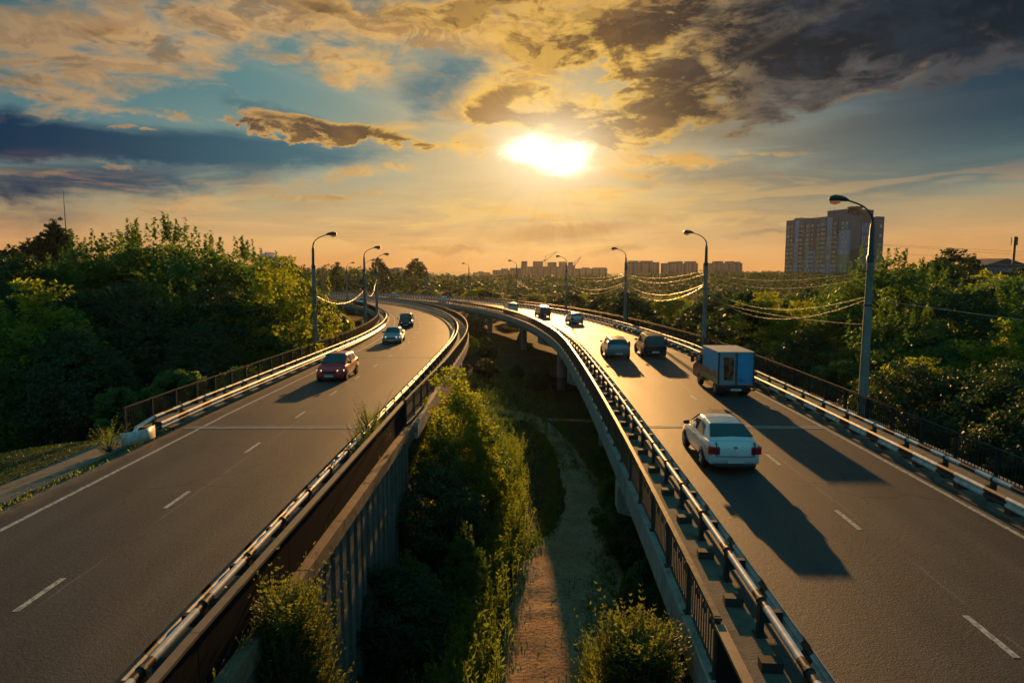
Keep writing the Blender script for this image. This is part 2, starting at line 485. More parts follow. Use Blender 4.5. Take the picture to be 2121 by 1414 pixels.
PR = Path(9.25, 274.0, 'R', ([-60, 51, 60, 70, 91, 127, 170, 222, 250, 330], [0, 0, -.17, -.34, -.62, -1.1, -1.63, -2.3, -2.65, -3.4]))
PL = Path(-9.4, 245.0, 'L', ([-60, 30, 55, 77, 100, 115, 140, 175, 222, 250, 330], [0, 0, -.3, -.6, -.88, -1.08, -1.4, -1.85, -2.5, -2.85, -3.6]))
T0, T1 = -22.0, 330.0
def stations(a, b, step): 
    n = max(1, int(round((b - a) / step))); return [a + (b - a) * i / n for i in range(n + 1)]
def trange(a, b, near=1.0):
    out, t = [], a
    while t < b: out.append(t); t += near if t < 90 else 3.0
    out.append(b); return out

def strip(name, P, a, b, offs, mat, kind=None, parent=None, uv=False, step=1.0):
    """open cross-section [(off,dz),...] swept along the path"""
    ts = trange(a, b, step); n = len(offs); mb = MB()
    fo = lambda o, t: o(t) if callable(o) else o
    vs = [P.pt(t, fo(o, t), dz) for t in ts for o, dz in offs]
    fs = [(i * n + k, i * n + k + 1, (i + 1) * n + k + 1, (i + 1) * n + k) for i in range(len(ts) - 1) for k in range(n - 1)]
    mb.add(vs, fs); me = mb.mesh(name, mat)
    if uv:
        ul = me.uv_layers.new(name='UVMap'); crd = [(fo(o, t), t) for t in ts for o, dz in offs]
        for lp in me.loops: ul.data[lp.index].uv = crd[lp.vertex_index]
    o = place(name, me, parent)
    if kind: o['kind'] = kind
    return o

roads = []
for P, lo, hi in ((PL, -4.12, 4.05), (PR, -4.05, 4.15)):
    k = 8
    offs = [(lo + (hi - lo) * i / k, 0.0) for i in range(k + 1)]
    roads.append(strip('road', P, T0, T1, offs, MAT['asphalt'], 'structure', uv=True))

# painted markings (parts of the road) 4 mm above it
def line_piece(name, P, a, b, off, w, dz, parent, mat, step=1.0):
    return strip(name, P, a, b, [(off - w / 2, dz), (off + w / 2, dz)], mat, parent=parent, step=step)
for P, rd, e0, e1 in ((PL, roads[0], -3.27, 3.62), (PR, roads[1], -3.72, 3.72)):
    t = (10.75 if P is PR else 12.3) - 5.6 * 4
    while t < 210:
        line_piece('lane_dash', P, t, t + 1.4, 0.0, 0.13, 0.006, rd, MAT['paint']); t += 5.6
    for off in ((e0, e1) if P is PL else (e1,)):
        s0, s1 = (T0, T1) if off is not e1 or P is PR else (40, T1)
        line_piece('edge_line', P, s0, s1, off, 0.14, 0.006, rd, MAT['paint'])
for P, rd, js in ((PL, roads[0], (27.3, 51.5, 75.5, 99.5, 124, 148, 172)), (PR, roads[1], (27.4, 51.8, 76, 100, 124, 148, 172))):
    for j in js:
        mb = MB()
        for a, b, dz in ((-0.19, -0.07, 0.012), (0.07, 0.19, 0.012)):
            vs = []
            for i in range(17):
                off = -3.9 + 7.8 * i / 16; w = random.uniform(-0.03, 0.03)
                vs += [P.pt(j + a + w, off, dz), P.pt(j + b + w * 0.5, off, dz)]
            mb.add(vs, [(2 * i, 2 * i + 2, 2 * i + 3, 2 * i + 1) for i in range(16)])
        place('expansion_joint', mb.mesh('expansion_joint', MAT['joint']), rd)

# raised walkways beside the roads; kerb face towards the road
walks = []
offLi = lambda t: 4.72 + 0.28 * min(1, max(0, (t - 10) / 17)) if t < 27.6 else 5.05 + 0.35 * min(1, (t - 27) / 14)
walks.append(strip('walkway', PL, T0, T1, [(4.05, 0.0), (4.07, 0.13), (lambda t: offLi(t) + (0.0 if t < 27.6 else 0.12), 0.13)], MAT['walk'], 'structure'))
walks.append(strip('walkway', PL, 26.8, T1, [(-5.62, 0.13), (-4.14, 0.13), (-4.12, 0.0)], MAT['walk'], 'structure'))
walks.append(strip('walkway', PR, T0, T1, [(-5.35, 0.13), (-4.07, 0.13), (-4.05, 0.0)], MAT['walk'], 'structure'))
walks.append(strip('walkway', PR, T0, T1, [(4.15, 0.0), (4.17, 0.13), (6.1, 0.13)], MAT['walk'], 'structure'))

# ---------------------------------------------------------------- bridges
def lift(P, t, off, dz): return P.pt(t, off, dz)
def bridge(P, a, lo, hi, piers, label):
    root = empty('overpass_bridge', P.pt(a, 0, -6.6))
    tag(root, label, 'bridge')
    base = Vector(root.location)
    def sweep(name, poly, s0, s1, mat):
        ts = trange(s0, s1, 2.0); n = len(poly); mb = MB()
        vs = [P.pt(t, o, dz) - base for t in ts for o, dz in poly]
        fs = [(i * n + k, i * n + (k + 1) % n, (i + 1) * n + (k + 1) % n, (i + 1) * n + k) for i in range(len(ts) - 1) for k in range(n)]
        fs += [tuple(range(n - 1, -1, -1)), tuple((len(ts) - 1) * n + k for k in range(n))]
        mb.add(vs, fs); return place(name, fixn(mb.mesh(name, mat)), root)
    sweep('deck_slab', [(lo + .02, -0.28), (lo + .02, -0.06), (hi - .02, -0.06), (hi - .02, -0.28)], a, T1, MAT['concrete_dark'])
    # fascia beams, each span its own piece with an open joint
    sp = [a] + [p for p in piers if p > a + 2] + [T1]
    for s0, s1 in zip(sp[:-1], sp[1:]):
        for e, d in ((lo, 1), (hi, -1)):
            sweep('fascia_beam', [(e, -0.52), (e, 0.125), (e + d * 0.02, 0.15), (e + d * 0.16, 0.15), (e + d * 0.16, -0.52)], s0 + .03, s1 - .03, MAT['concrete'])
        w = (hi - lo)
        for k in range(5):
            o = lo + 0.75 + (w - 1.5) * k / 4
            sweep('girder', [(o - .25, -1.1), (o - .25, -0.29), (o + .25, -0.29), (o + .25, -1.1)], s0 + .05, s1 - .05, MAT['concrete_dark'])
    for t in piers:
        y = P.yaw(t)
        M = Matrix.Translation(P.pt(t, (lo + hi) / 2, 0) - base) @ Matrix.Rotation(y, 4, 'Z')
        w = (hi - lo) / 2
        mb = MB(); mb.prism([(-w - .06, -0.5), (w + .06, -0.5), (w + .06, -1.35), (w - 1.2, -1.75), (-w + 1.2, -1.75), (-w - .06, -1.35)], -0.42, 0.42, M)
        place('pier_cap', fixn(mb.mesh('pier_cap', MAT['concrete'])), root)
        for o in (-w * 0.55, w * 0.55):
            mb = MB(); b = M @ Vector((o, 0, 0)); top = b.z - 1.7
            mb.tube([(b.x, b.y, -1.6), (b.x, b.y, top)], 0.48, 14)
            place('pier_column', mb.mesh('pier_column', MAT['concrete'], True), root)
    return root
bridge(PL, 27.6, -5.62, 5.52, [51.5, 75.5, 99.5, 124, 148, 172, 200], 'left concrete road bridge curving away from the ribbed retaining wall')
bridge(PR, T0, -5.35, 6.15, [-3, 21.5, 46.5, 76, 104, 130, 156, 182, 210], 'right concrete road bridge crossing the dirt track on capped piers')

# ---------------------------------------------------------------- retaining wall of the left approach, ribbed panels, coping
WX = lambda t: PL.pt(t, offLi(t) + 0.16, 0)
wall = tag(empty('retaining_wall', WX(0) + Vector((0, 0, -6.7))), 'tall ribbed concrete retaining wall below the left carriageway with weathered coping', 'wall')
wb = Vector(wall.location)
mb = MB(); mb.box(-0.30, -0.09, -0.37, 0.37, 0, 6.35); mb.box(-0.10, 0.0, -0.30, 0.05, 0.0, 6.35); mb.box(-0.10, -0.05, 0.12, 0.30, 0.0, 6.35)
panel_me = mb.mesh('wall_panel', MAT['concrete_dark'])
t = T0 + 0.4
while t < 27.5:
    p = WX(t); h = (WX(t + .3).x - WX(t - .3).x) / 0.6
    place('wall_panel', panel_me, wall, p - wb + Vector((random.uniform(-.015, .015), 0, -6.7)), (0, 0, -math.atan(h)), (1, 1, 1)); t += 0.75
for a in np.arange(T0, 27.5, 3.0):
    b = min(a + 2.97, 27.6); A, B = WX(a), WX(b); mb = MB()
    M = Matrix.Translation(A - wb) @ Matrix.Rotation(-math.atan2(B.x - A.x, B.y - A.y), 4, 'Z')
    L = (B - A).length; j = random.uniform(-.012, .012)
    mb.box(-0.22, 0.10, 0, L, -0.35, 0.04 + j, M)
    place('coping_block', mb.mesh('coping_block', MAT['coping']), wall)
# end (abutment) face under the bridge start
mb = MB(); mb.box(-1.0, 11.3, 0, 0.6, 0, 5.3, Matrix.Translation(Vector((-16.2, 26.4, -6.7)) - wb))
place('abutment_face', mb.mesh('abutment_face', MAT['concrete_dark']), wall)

def sheet_parapet(P, a, b, offf, label, side):
    root = tag(empty('sheet_parapet', P.pt(a, offf(a), 0.0)), label, 'parapet'); base = Vector(root.location)
    L = 3.95; t = a
    while t < b - 0.2:
        e = min(t + L, b); A, B = P.pt(t, offf(t), 0), P.pt(e, offf(e), 0)
        M = Matrix.Translation(A - base) @ Matrix.Rotation(-math.atan2(B.x - A.x, B.y - A.y), 4, 'Z'); l = (B - A).length
        mb = MB(); mb.box(-0.03, 0.03, 0.01, l - 0.01, 0.06, 1.03, M); place('sheet', mb.mesh('sheet', MAT['sheet']), root)
        mb = MB(); mb.box(-0.075, 0.075, 0.006, l - 0.006, 1.034, 1.09, M); place('cap_rail', mb.mesh('cap_rail', MAT['cap']), root)
        t = e
sheet_parapet(PL, T0, 27.4, lambda t: offLi(t) - 0.02, 'solid dark sheet parapet with brown cap on the retaining wall beside the left road', 'L')
sheet_parapet(PR, T0, 9.75, lambda t: -5.22, 'short solid dark parapet where the right bridge railing ends in the foreground', 'R')

# ---------------------------------------------------------------- railings
def seg_xf(A, B):
    d = B - A; return (0, -0.0, -math.atan2(d.x, d.y)), d.length, math.atan2(d.z, math.hypot(d.x, d.y))
def unit_box(w, h, mat, name):      # unit length along +y
    mb = MB(); mb.box(-w / 2, w / 2, 0, 1, -h / 2, h / 2); return mb.mesh(name, mat)
def orient(o, A, B):
    (rx, ry, rz), L, pit = seg_xf(A, B)
    o.rotation_euler = (pit, 0, rz); o.scale = (1, L, 1); return o

def railing(P, a, b, off, label, mat, limit=64, spacing=2.0, bal_lim=33):
    f = off if callable(off) else (lambda t: off)
    root = tag(empty('bridge_railing', P.pt(a, f(a), 0.14)), label, 'railing', 'ornamental metal railings along the bridge edges'); base = Vector(root.location)
    post = MB(); post.box(-.045, .045, -.045, .045, 0, 0.99); post.box(-.08, .08, -.08, .08, 0, .04); post.box(-.06, .06, -.06, .06, 0.95, 1.0)
    pm = post.mesh('post', mat)
    top = unit_box(.10, .04, mat, 'handrail'); thin = unit_box(.035, .03, mat, 'rail')
    bal = MB(); bal.box(-.010, .010, -.010, .010, 0.11, 0.86)
    bm_ = bal.mesh('baluster', mat)
    orn = MB(); orn.tube([(0, -.08, .66), (0, -.075, .74), (0, -.04, .80), (0, 0, .82), (0, .04, .80), (0, .075, .74), (0, .08, .66)], .011, 4)
    om = orn.mesh('arch', mat)
    far = MB(); nb = 0
    t = a
    while t < b - 0.05:
        e = min(t + spacing, b); A, B = P.pt(t, f(t), 0.14), P.pt(e, f(e), 0.14); near = t < limit
        rz = -math.atan2(B.x - A.x, B.y - A.y)
        if near:
            place('post', pm, root, A - base, (0, 0, rz))
            for nm, me, z in (('handrail', top, 0.985), ('rail', thin, 0.875), ('rail', thin, 0.10)):
                o = place(nm, me, root, A - base + Vector((0, 0, z))); orient(o, A, B)
        else:
            M = Matrix.Translation(A - base) @ Matrix.Rotation(rz, 4, 'Z'); l = (B - A).length; dz = (B.z - A.z) / l
            Sx = Matrix.Identity(4); Sx[2][1] = dz
            far.box(-.045, .045, -.045, .045, 0, .99, M)
            for w, z0, z1 in ((.05, .965, 1.005), (.018, .86, .89), (.018, .085, .115)): far.box(-w, w, 0, l, z0, z1, M @ Sx)
        n = 12
        for k in range(1, n):
            q = A.lerp(B, k / n)
            if near and nb < 285 and t < bal_lim:
                place('baluster', bm_, root, q - base, (0, 0, rz)); nb += 1
                if k % 3 == 2: place('arch', om, root, q - base, (0, 0, rz))
            elif t < 150:
                far.box(-.010, .010, -.010, .010, 0.11, 0.86, Matrix.Translation(q - base) @ Matrix.Rotation(rz, 4, 'Z'))
                if k % 3 == 2 and t < 70: far.tube([q - base + Matrix.Rotation(rz, 3, 'Z') @ Vector(p) for p in ((0, -.08, .66), (0, -.05, .79), (0, .05, .79), (0, .08, .66))], .011, 3, False)
        t = e
    if far.v: tag(place('railing_run', far.mesh('railing_run', mat), root), kind='stuff')
    return root
railing(PR, 9.75, T1, lambda t: -5.22, 'dark railing on the left edge of the right bridge, above the dirt track', MAT['rail_dark'])
railing(PL, 27.4, T1, lambda t: 5.05 + 0.35 * min(1, (t - 27) / 14), 'dark railing on the right edge of the left bridge, facing the gap', MAT['rail_dark'])
railing(PR, 12, T1, lambda t: 5.6 + 0.28 * min(1, max(0, (t - 16) / 25)), 'dark green railing on the far right edge of the right bridge before the woods', MAT['rail_green'])
railing(PL, 25.8, T1, lambda t: -5.5, 'dark railing on the outer left edge of the left bridge beside shady trees', MAT['rail_green'])

# ---------------------------------------------------------------- guardrails with tube on top
def guardrail(P, a, b, off, side, label, spacing, phase, tube_pat, beam_pat, limit=80):
    """side +1: road lies to the left of the rail (lower offsets)"""
    f = off if callable(off) else (lambda t: off)
    W, K = MAT['white_metal'], MAT['black_metal']
    root = tag(empty('guardrail', P.pt(a, f(a), 0.13)), label, 'guardrail', 'striped steel guardrails along the carriageways'); base = Vector(root.location)
    post = MB(); post.box(-.045, .045, -.075, .075, 0, .56); post.box(-.10, .10, -.13, .13, 0, .02)
    pm = post.mesh('post', K)
    spc = MB(); spc.box(-.36 if side > 0 else .03, -.03 if side > 0 else .36, -.06, .06, 0.24, 0.44); sm = spc.mesh('spacer', K)
    rg = MB(); rg.tube([(0, -.035, .62), (0, .035, .62)], .088, 12); rm = rg.mesh('clamp', K, False)
    blk = MB(); blk.box(-.22, .12, -.11, .11, 0, .17); bm2 = blk.mesh('kerb_block', MAT['rubberblock'])
    tb = MB(); tb.tube([(0, 0, 0), (0, 1, 0)], .068, 12); 
    tmw, tmk = tb.mesh('tube_section', W, True), tb.mesh('tube_section', K, True)
    d = -side
    prof = [(0, .15), (.05, .10), (.05, .05), (0, .01), (0, -.01), (.05, -.05), (.05, -.10), (0, -.15)]
    bmm = []
    for m in (W, K):
        q = MB(); vs = [Vector((d * x, y, z)) for y in (0, 1) for x, z in prof] + [Vector((d * x - d * .008, y, z)) for y in (0, 1) for x, z in prof]
        fs = [(i, i + 1, i + 9, i + 8) for i in range(7)] + [(i + 16, i + 24, i + 25, i + 17) for i in range(7)]
        q.add(vs, fs); bmm.append(q.mesh('beam_section', m))
    far = {0: MB(), 1: MB()}
    def piece(mlist, name, t0, t1, o2, z, k, r=None):
        A, B = P.pt(t0, f(t0) + o2, .13 + z), P.pt(t1, f(t1) + o2, .13 + z)
        if t0 < limit:
            o = place(name, mlist[k], root, A - base); orient(o, A, B)
        elif r: far[k].tube([A - base, B - base], r, 6, False)
        else:
            h = P.yaw(t0); n = Vector((math.cos(h), math.sin(h), 0)) * d * .04
            far[k].add([A - base + Vector((0, 0, .15)), B - base + Vector((0, 0, .15)), B - base + n, A - base + n, B - base - Vector((0, 0, .15)), A - base - Vector((0, 0, .15))], [(0, 1, 2, 3), (3, 2, 4, 5)])
    i = 0
    t = a + phase
    while t < b:
        A = P.pt(t, f(t), .13); rz = P.yaw(t)
        if t < limit:
            place('post', pm, root, A - base, (0, 0, rz)); place('spacer', sm, root, A - base, (0, 0, rz)); place('clamp', rm, root, A - base, (0, 0, rz))
            C = P.pt(t + spacing / 2, f(t) + d * 0.12 * side, .13)
            place('kerb_block', bm2, root, C - base, (0, 0, rz + random.uniform(-.08, .08)))
        else:
            M = Matrix.Translation(A - base) @ Matrix.Rotation(rz, 4, 'Z')
            far[1].box(-.045, .045, -.075, .075, 0, .62, M)
        for x0, x1, k in tube_pat: piece((tmw, tmk), 'tube_section', t + x0 * spacing, min(t + x1 * spacing, b + 1), 0, .62, k, .068)
        for x0, x1, k in beam_pat: piece(bmm, 'beam_section', t + x0 * spacing, min(t + x1 * spacing, b + 1), d * 0.37, .34, k)
        t += spacing
    for k, nm in ((0, 'white_stripe_run'), (1, 'dark_stripe_run')):
        if far[k].v: tag(place(nm, far[k].mesh(nm, (W, K)[k], False), root), kind='stuff')
    return root, base
inner_pat = [(0, .14, 1), (.14, .86, 0), (.86, 1, 1)]
outer_pat = [(0, .33, 0), (.33, .66, 1), (.66, 1, 0)]
beam1 = [(0, .42, 0), (.42, .6, 1), (.6, 1.0, 0)]
beam2 = [(-.1, .5, 0), (.5, .9, 1)]
guardrail(PR, 2, T1, lambda t: -4.12 - .12 * min(1, max(0, (t - 10) / 15)), -1, 'guardrail on the left side of the right road, white tube dark at the clamps', 2.12, 0.6, inner_pat, beam1)
guardrail(PR, 10, T1, lambda t: 4.42, 1, 'guardrail along the far right side of the right road with black and white striped beam', 2.17, 1.75, outer_pat, beam2)
guardrail(PL, 2, T1, lambda t: 4.12 + .25 * min(1, max(0, (t - 12) / 20)), 1, 'guardrail along the right side of the left road, long white tube over the sheet parapet', 1.96, 1.3, inner_pat, beam1)
gl, gb = guardrail(PL, 25.0, T1, lambda t: -4.42, -1, 'guardrail along the left side of the left road, starting at a white flared end plate', 2.17, 0.9, outer_pat, beam2)
mb = MB(); A = PL.pt(25.9, -4.42, .75); B = PL.pt(24.7, -4.45, .62); C = PL.pt(24.1, -4.35, .22)
mb.tube([A - gb, B - gb, C - gb], .068, 12); place('tube_end', mb.mesh('tube_end', MAT['white_metal'], True), gl)
mb = MB(); vs = []
for t_, o_ in ((25.2, -4.05), (24.7, -4.07), (24.3, -4.16), (24.0, -4.36), (23.9, -4.6)):
    for z_ in (.14, .60): vs.append(PL.pt(t_, o_, z_) - gb)
mb.add(vs, [(2 * i, 2 * i + 2, 2 * i + 3, 2 * i + 1) for i in range(4)])
ep = place('end_plate', mb.mesh('end_plate', MAT['white_metal'], True), gl)
md = ep.modifiers.new('thick', 'SOLIDIFY'); md.thickness = 0.02

# ---------------------------------------------------------------- terrain
def vnoise(x, y, s, seed=0):
    """smooth value noise, numpy arrays"""
    x = np.asarray(x, float) / s + seed * 17.31; y = np.asarray(y, float) / s - seed * 9.7
    xi, yi = np.floor(x), np.floor(y); fx, fy = x - xi, y - yi
    fx = fx * fx * (3 - 2 * fx); fy = fy * fy * (3 - 2 * fy)
    def h(a, b):
        v = np.sin(a * 127.1 + b * 311.7 + seed * 7.3) * 43758.5453; return v - np.floor(v)
    return (h(xi, yi) * (1 - fx) + h(xi + 1, yi) * fx) * (1 - fy) + (h(xi, yi + 1) * (1 - fx) + h(xi + 1, yi + 1) * fx) * fy

def sst(x, a, b):
    t = np.clip((x - a) / (b - a), 0, 1); return t * t * (3 - 2 * t)

VAL = -5.75
def ground_z(x, y):
    x = np.asarray(x, float); y = np.asarray(y, float)
    z = VAL + (vnoise(x, y, 9, 1) - .5) * .35 + (vnoise(x, y, 2.3, 2) - .5) * .10
    # embankment of the left approach
    emb = sst(-x, 4.75, 4.9) * (1 - sst(y, 25.8 + 0 * x, 26.3)) * (x > -15.6) + (x <= -15.6) * (1 - sst(y, 24, 44 + 0 * x)) * (1 - sst(-x, 18, 44))
    top = -0.10 - 0.55 * sst(-x, 15.4, 22)
    z = z * (1 - emb) + top * emb
    # far land: valley floor, then low wooded rise, falling away behind it
    far = sst(y, 230, 420); z = z + far * (2.0 + 1.5 * sst(np.abs(x + 150), 100, 400))
    z = z + 6.0 * sst(-x, 90, 260) * sst(y, 60, 200)
    z = z + 1.5 * sst(x, 60, 190) * sst(y, 40, 150)
    z = z - 30 * sst(y, 520, 1400)
    return z

def grid_mesh(name, xs, ys, zf, mat, dz=0.0, mask=None):
    X, Y = np.meshgrid(xs, ys); Z = zf(X, Y) + dz
    n, m = len(ys), len(xs)
    vs = np.stack([X.ravel(), Y.ravel(), Z.ravel()], 1)
    I = np.arange(n * m).reshape(n, m)
    q = np.stack([I[:-1, :-1].ravel(), I[:-1, 1:].ravel(), I[1:, 1:].ravel(), I[1:, :-1].ravel()], 1)
    me = bpy.data.meshes.new(name); me.from_pydata(vs.tolist(), [], q.tolist()); me.materials.append(mat)
    me.polygons.foreach_set('use_smooth', [True] * len(q)); me.update(); return me

def ground_mat():
    m = new_mat('ground'); c = worldco()
    n1 = noise(c, 0.22, 7, 0.62); n2 = noise(c, 2.4, 6, 0.62); n3 = noise(c, 14, 4, 0.65)
    g = mixc(smooth(n1, 0.42, 0.58), (0.030, 0.046, 0.014), (0.060, 0.058, 0.026))
    g = mixc(smooth(n2, 0.46, 0.62) * 0.8, g, (0.020, 0.034, 0.011))
    g = mixc(smooth(n3, 0.55, 0.7) * 0.5, g, (0.085, 0.072, 0.036))
    bare = smooth(n1 + (n2 - .5) * .5, 0.60, 0.68)
    g = mixc(bare * 0.7, g, (0.14, 0.105, 0.068))
    finish(principled(g, 0.95, 0, n2 + n3, 0.8, 0.12, 0.2)); return m
MAT['ground'] = ground_mat()
def dirt_mat():
    m = new_mat('dirt'); c = worldco()
    uv = N.node('ShaderNodeUVMap'); u = N(uv.outputs[0])
    n1 = noise(c, 0.7, 7, 0.62); n2 = noise(c, 6, 6, 0.65)
    tread = N.node('ShaderNodeTexWave', bands_direction='Y'); tread.inputs['Scale'].default_value = 1.6; tread.inputs['Distortion'].default_value = 2.0; tread.inputs['Detail'].default_value = 3
    N.t.links.new(u.s, tread.inputs['Vector'])
    g = mixc(smooth(n1, 0.38, 0.62), (0.36, 0.19, 0.10), (0.46, 0.27, 0.155))
    g = mixc(smooth(n2, 0.5, 0.66) * 0.6, g, (0.11, 0.08, 0.052))
    finish(principled(g, 0.95, 0, n2 * 1.2 + N(tread.outputs['Fac']) * 0.05 + n1, 0.9, 0.06, 0.2)); return m
MAT['dirt'] = dirt_mat()

def axis(a, b, near, far0, grow):
    out = [0.0]; st = near
    while out[-1] < b: 
        if out[-1] > far0: st *= grow
        out.append(out[-1] + st)
    neg = [0.0]; st = near
    while neg[-1] > a:
        if -neg[-1] > far0: st *= grow
        neg.append(neg[-1] - st)
    return np.array(neg[:0:-1] + out)
xs = axis(-2600, 2600, 0.6, 24, 1.09); ys = axis(-60, 5200, 0.8, 70, 1.06)
ter = place('ground', grid_mesh('ground', xs, ys, ground_z, MAT['ground'])); ter['kind'] = 'structure'

def track(name, pts, w, mat, rut=True, dz=0.13):
    """winding bare track draped on the valley floor; pts = (x, y, half width)"""
    pts = np.array(pts, float); t = np.arange(len(pts)); tt = np.linspace(0, len(pts) - 1, 150)
    def cr(c):
        k = np.clip(tt.astype(int), 0, len(pts) - 2); f = tt - k
        g = np.gradient(pts[:, c]); p0, p1, m0, m1 = pts[k, c], pts[k + 1, c], g[k], g[k + 1]
        return (2*f**3-3*f**2+1)*p0 + (f**3-2*f**2+f)*m0 + (-2*f**3+3*f**2)*p1 + (f**3-f**2)*m1
    X, Y, Wd = cr(0), cr(1), cr(2); n = 17
    dx_, dy_ = np.gradient(X), np.gradient(Y); L = np.hypot(dx_, dy_); nx, ny = dy_ / L, -dx_ / L
    u = np.linspace(-1, 1, n); rag = 1 + .25 * (vnoise(tt * 9, tt * 0, 1, 5) - .5)
    PX = X[:, None] + nx[:, None] * u * (Wd * rag)[:, None]; PY = Y[:, None] + ny[:, None] * u * (Wd * rag)[:, None]
    Z = ground_z(PX, PY) + dz * (1 - np.abs(u) ** 6 * 2.0)
    if rut: Z += -.05 * np.exp(-((np.abs(u) - .45) / .16) ** 2) + (vnoise(PX, PY, .6, 8) - .5) * .09 + (vnoise(PX, PY, .28, 9) - .5) * .05
    S_ = np.cumsum(L)
    vs = np.stack([PX.ravel(), PY.ravel(), Z.ravel()], 1); I = np.arange(150 * n).reshape(150, n)
    q = np.stack([I[:-1, :-1].ravel(), I[:-1, 1:].ravel(), I[1:, 1:].ravel(), I[1:, :-1].ravel()], 1)
    me = bpy.data.meshes.new(name); me.from_pydata(vs.tolist(), [], q.tolist()); me.materials.append(mat)
    me.polygons.foreach_set('use_smooth', [True] * len(q))
    ul = me.uv_layers.new(name='UVMap'); UU = np.stack([np.tile(u * w, 150), np.repeat(S_, n)], 1)
    for lp in me.loops: ul.data[lp.index].uv = UU[lp.vertex_index]
    me.update(); o = place(name, me); o['kind'] = 'structure'; return o
track('dirt_track', [(1.1, 7, 1.5), (1.1, 14, 1.5), (.9, 19.5, 1.5), (1.2, 23.3, 1.65), (2.0, 27, 1.8), (3.4, 31, 1.6), (4.0, 35.5, 1.3), (3.7, 43, 1.0), (3.0, 50, .9), (1.2, 56, 1.0), (-4, 60, 1.1), (-12, 62, 1.1)], 1.6, MAT['dirt'])
track('dirt_track', [(2.9, 11, .9), (3.0, 17, 1.0), (3.2, 22.5, 1.1), (3.4, 28, 1.3)], 1.0, MAT['dirt'], dz=.10)
track('footpath', [(-6, 53, .4), (-1, 54.5, .4), (4, 55, .4), (10, 54, .5), (18, 56, .5)], .5, MAT['dirt'], False, dz=.10)
# sidewalk on the left approach, with its kerb
def side_strip():
    ts = trange(T0, 26.6); mb = MB(); sec = [(-15.35, -.09), (-15.25, .02), (-13.95, .07)]
    n = len(sec); vs = [(x + (random.uniform(-.12, .12) if k == 0 else 0), t, z) for t in ts for k, (x, z) in enumerate(sec)]
    mb.add(vs, [(i * n + k, i * n + k + 1, (i + 1) * n + k + 1, (i + 1) * n + k) for i in range(len(ts) - 1) for k in range(n - 1)])
    sw = place('pavement', mb.mesh('pavement', MAT['walk'])); sw['kind'] = 'structure'
    kb = MB(); kb.box(-.16, 0, 0, .985, -.2, .11); km = kb.mesh('kerb_stone', MAT['concrete_dark'])
    for i in range(int(-T0 + 26)):
        place('kerb_stone', km, sw, (-13.80 + random.uniform(-.015, .015), T0 + i + 1.0, random.uniform(-.01, .01)))
side_strip()
mb = MB(); mb.add([(-13.85, T0, -.005), (-13.45, T0, -.005), (-13.45, 27, -.005), (-13.85, 27, -.005)], [(0, 1, 2, 3)])
vg = place('verge', mb.mesh('verge', MAT['walk'])); vg['kind'] = 'structure'
# standing water under the right bridge
def water():
    m = new_mat('water'); c = worldco()
    finish(principled((0.02, 0.022, 0.018), 0.06, 0, noise(c, 5, 3), 0.25, 0.01, 0.6)); return m
mb = MB(); cx, cyy = 6.2, 72.0
vs = [(cx, cyy, VAL + .12)] + [(cx + math.cos(a) * (3.4 + math.sin(3 * a)), cyy + math.sin(a) * (5.5 + math.sin(2 * a + 1)), VAL + .12) for a in np.linspace(0, 2 * math.pi, 40, endpoint=False)]
mb.add(vs, [(0, i + 1, (i + 1) % 40 + 1) for i in range(40)])
pw = place('pond_water', mb.mesh('pond_water', water())); pw['kind'] = 'structure'

# ================================================================ street lamps
MAT['lamp_conc'] = concrete('lamp_concrete', (0.22, 0.215, 0.20), 0.5, True, 0.8)
MAT['lamp_steel'] = plain('lamp_steel', (0.030, 0.038, 0.045), 0.4, 0.3)
def lens_mat():
    m = new_mat('lamp_lens'); a = principled((0.6, 0.5, 0.36), 0.15); t = N.node('ShaderNodeBsdfTranslucent'); t.inputs[0].default_value = (0.9, 0.7, 0.45, 1)
    x = N.node('ShaderNodeMixShader'); x.inputs[0].default_value = .7; N.t.links.new(a.outputs[0], x.inputs[1]); N.t.links.new(t.outputs[0], x.inputs[2]); finish(x); return m
MAT['lens'] = lens_mat()
MAT['cable'] = plain('cable_sheath', (0.42, 0.36, 0.27), 0.35, var=0.1)
MAT['dark'] = plain('dark_plastic', (0.018, 0.018, 0.02), 0.45, var=0.2)

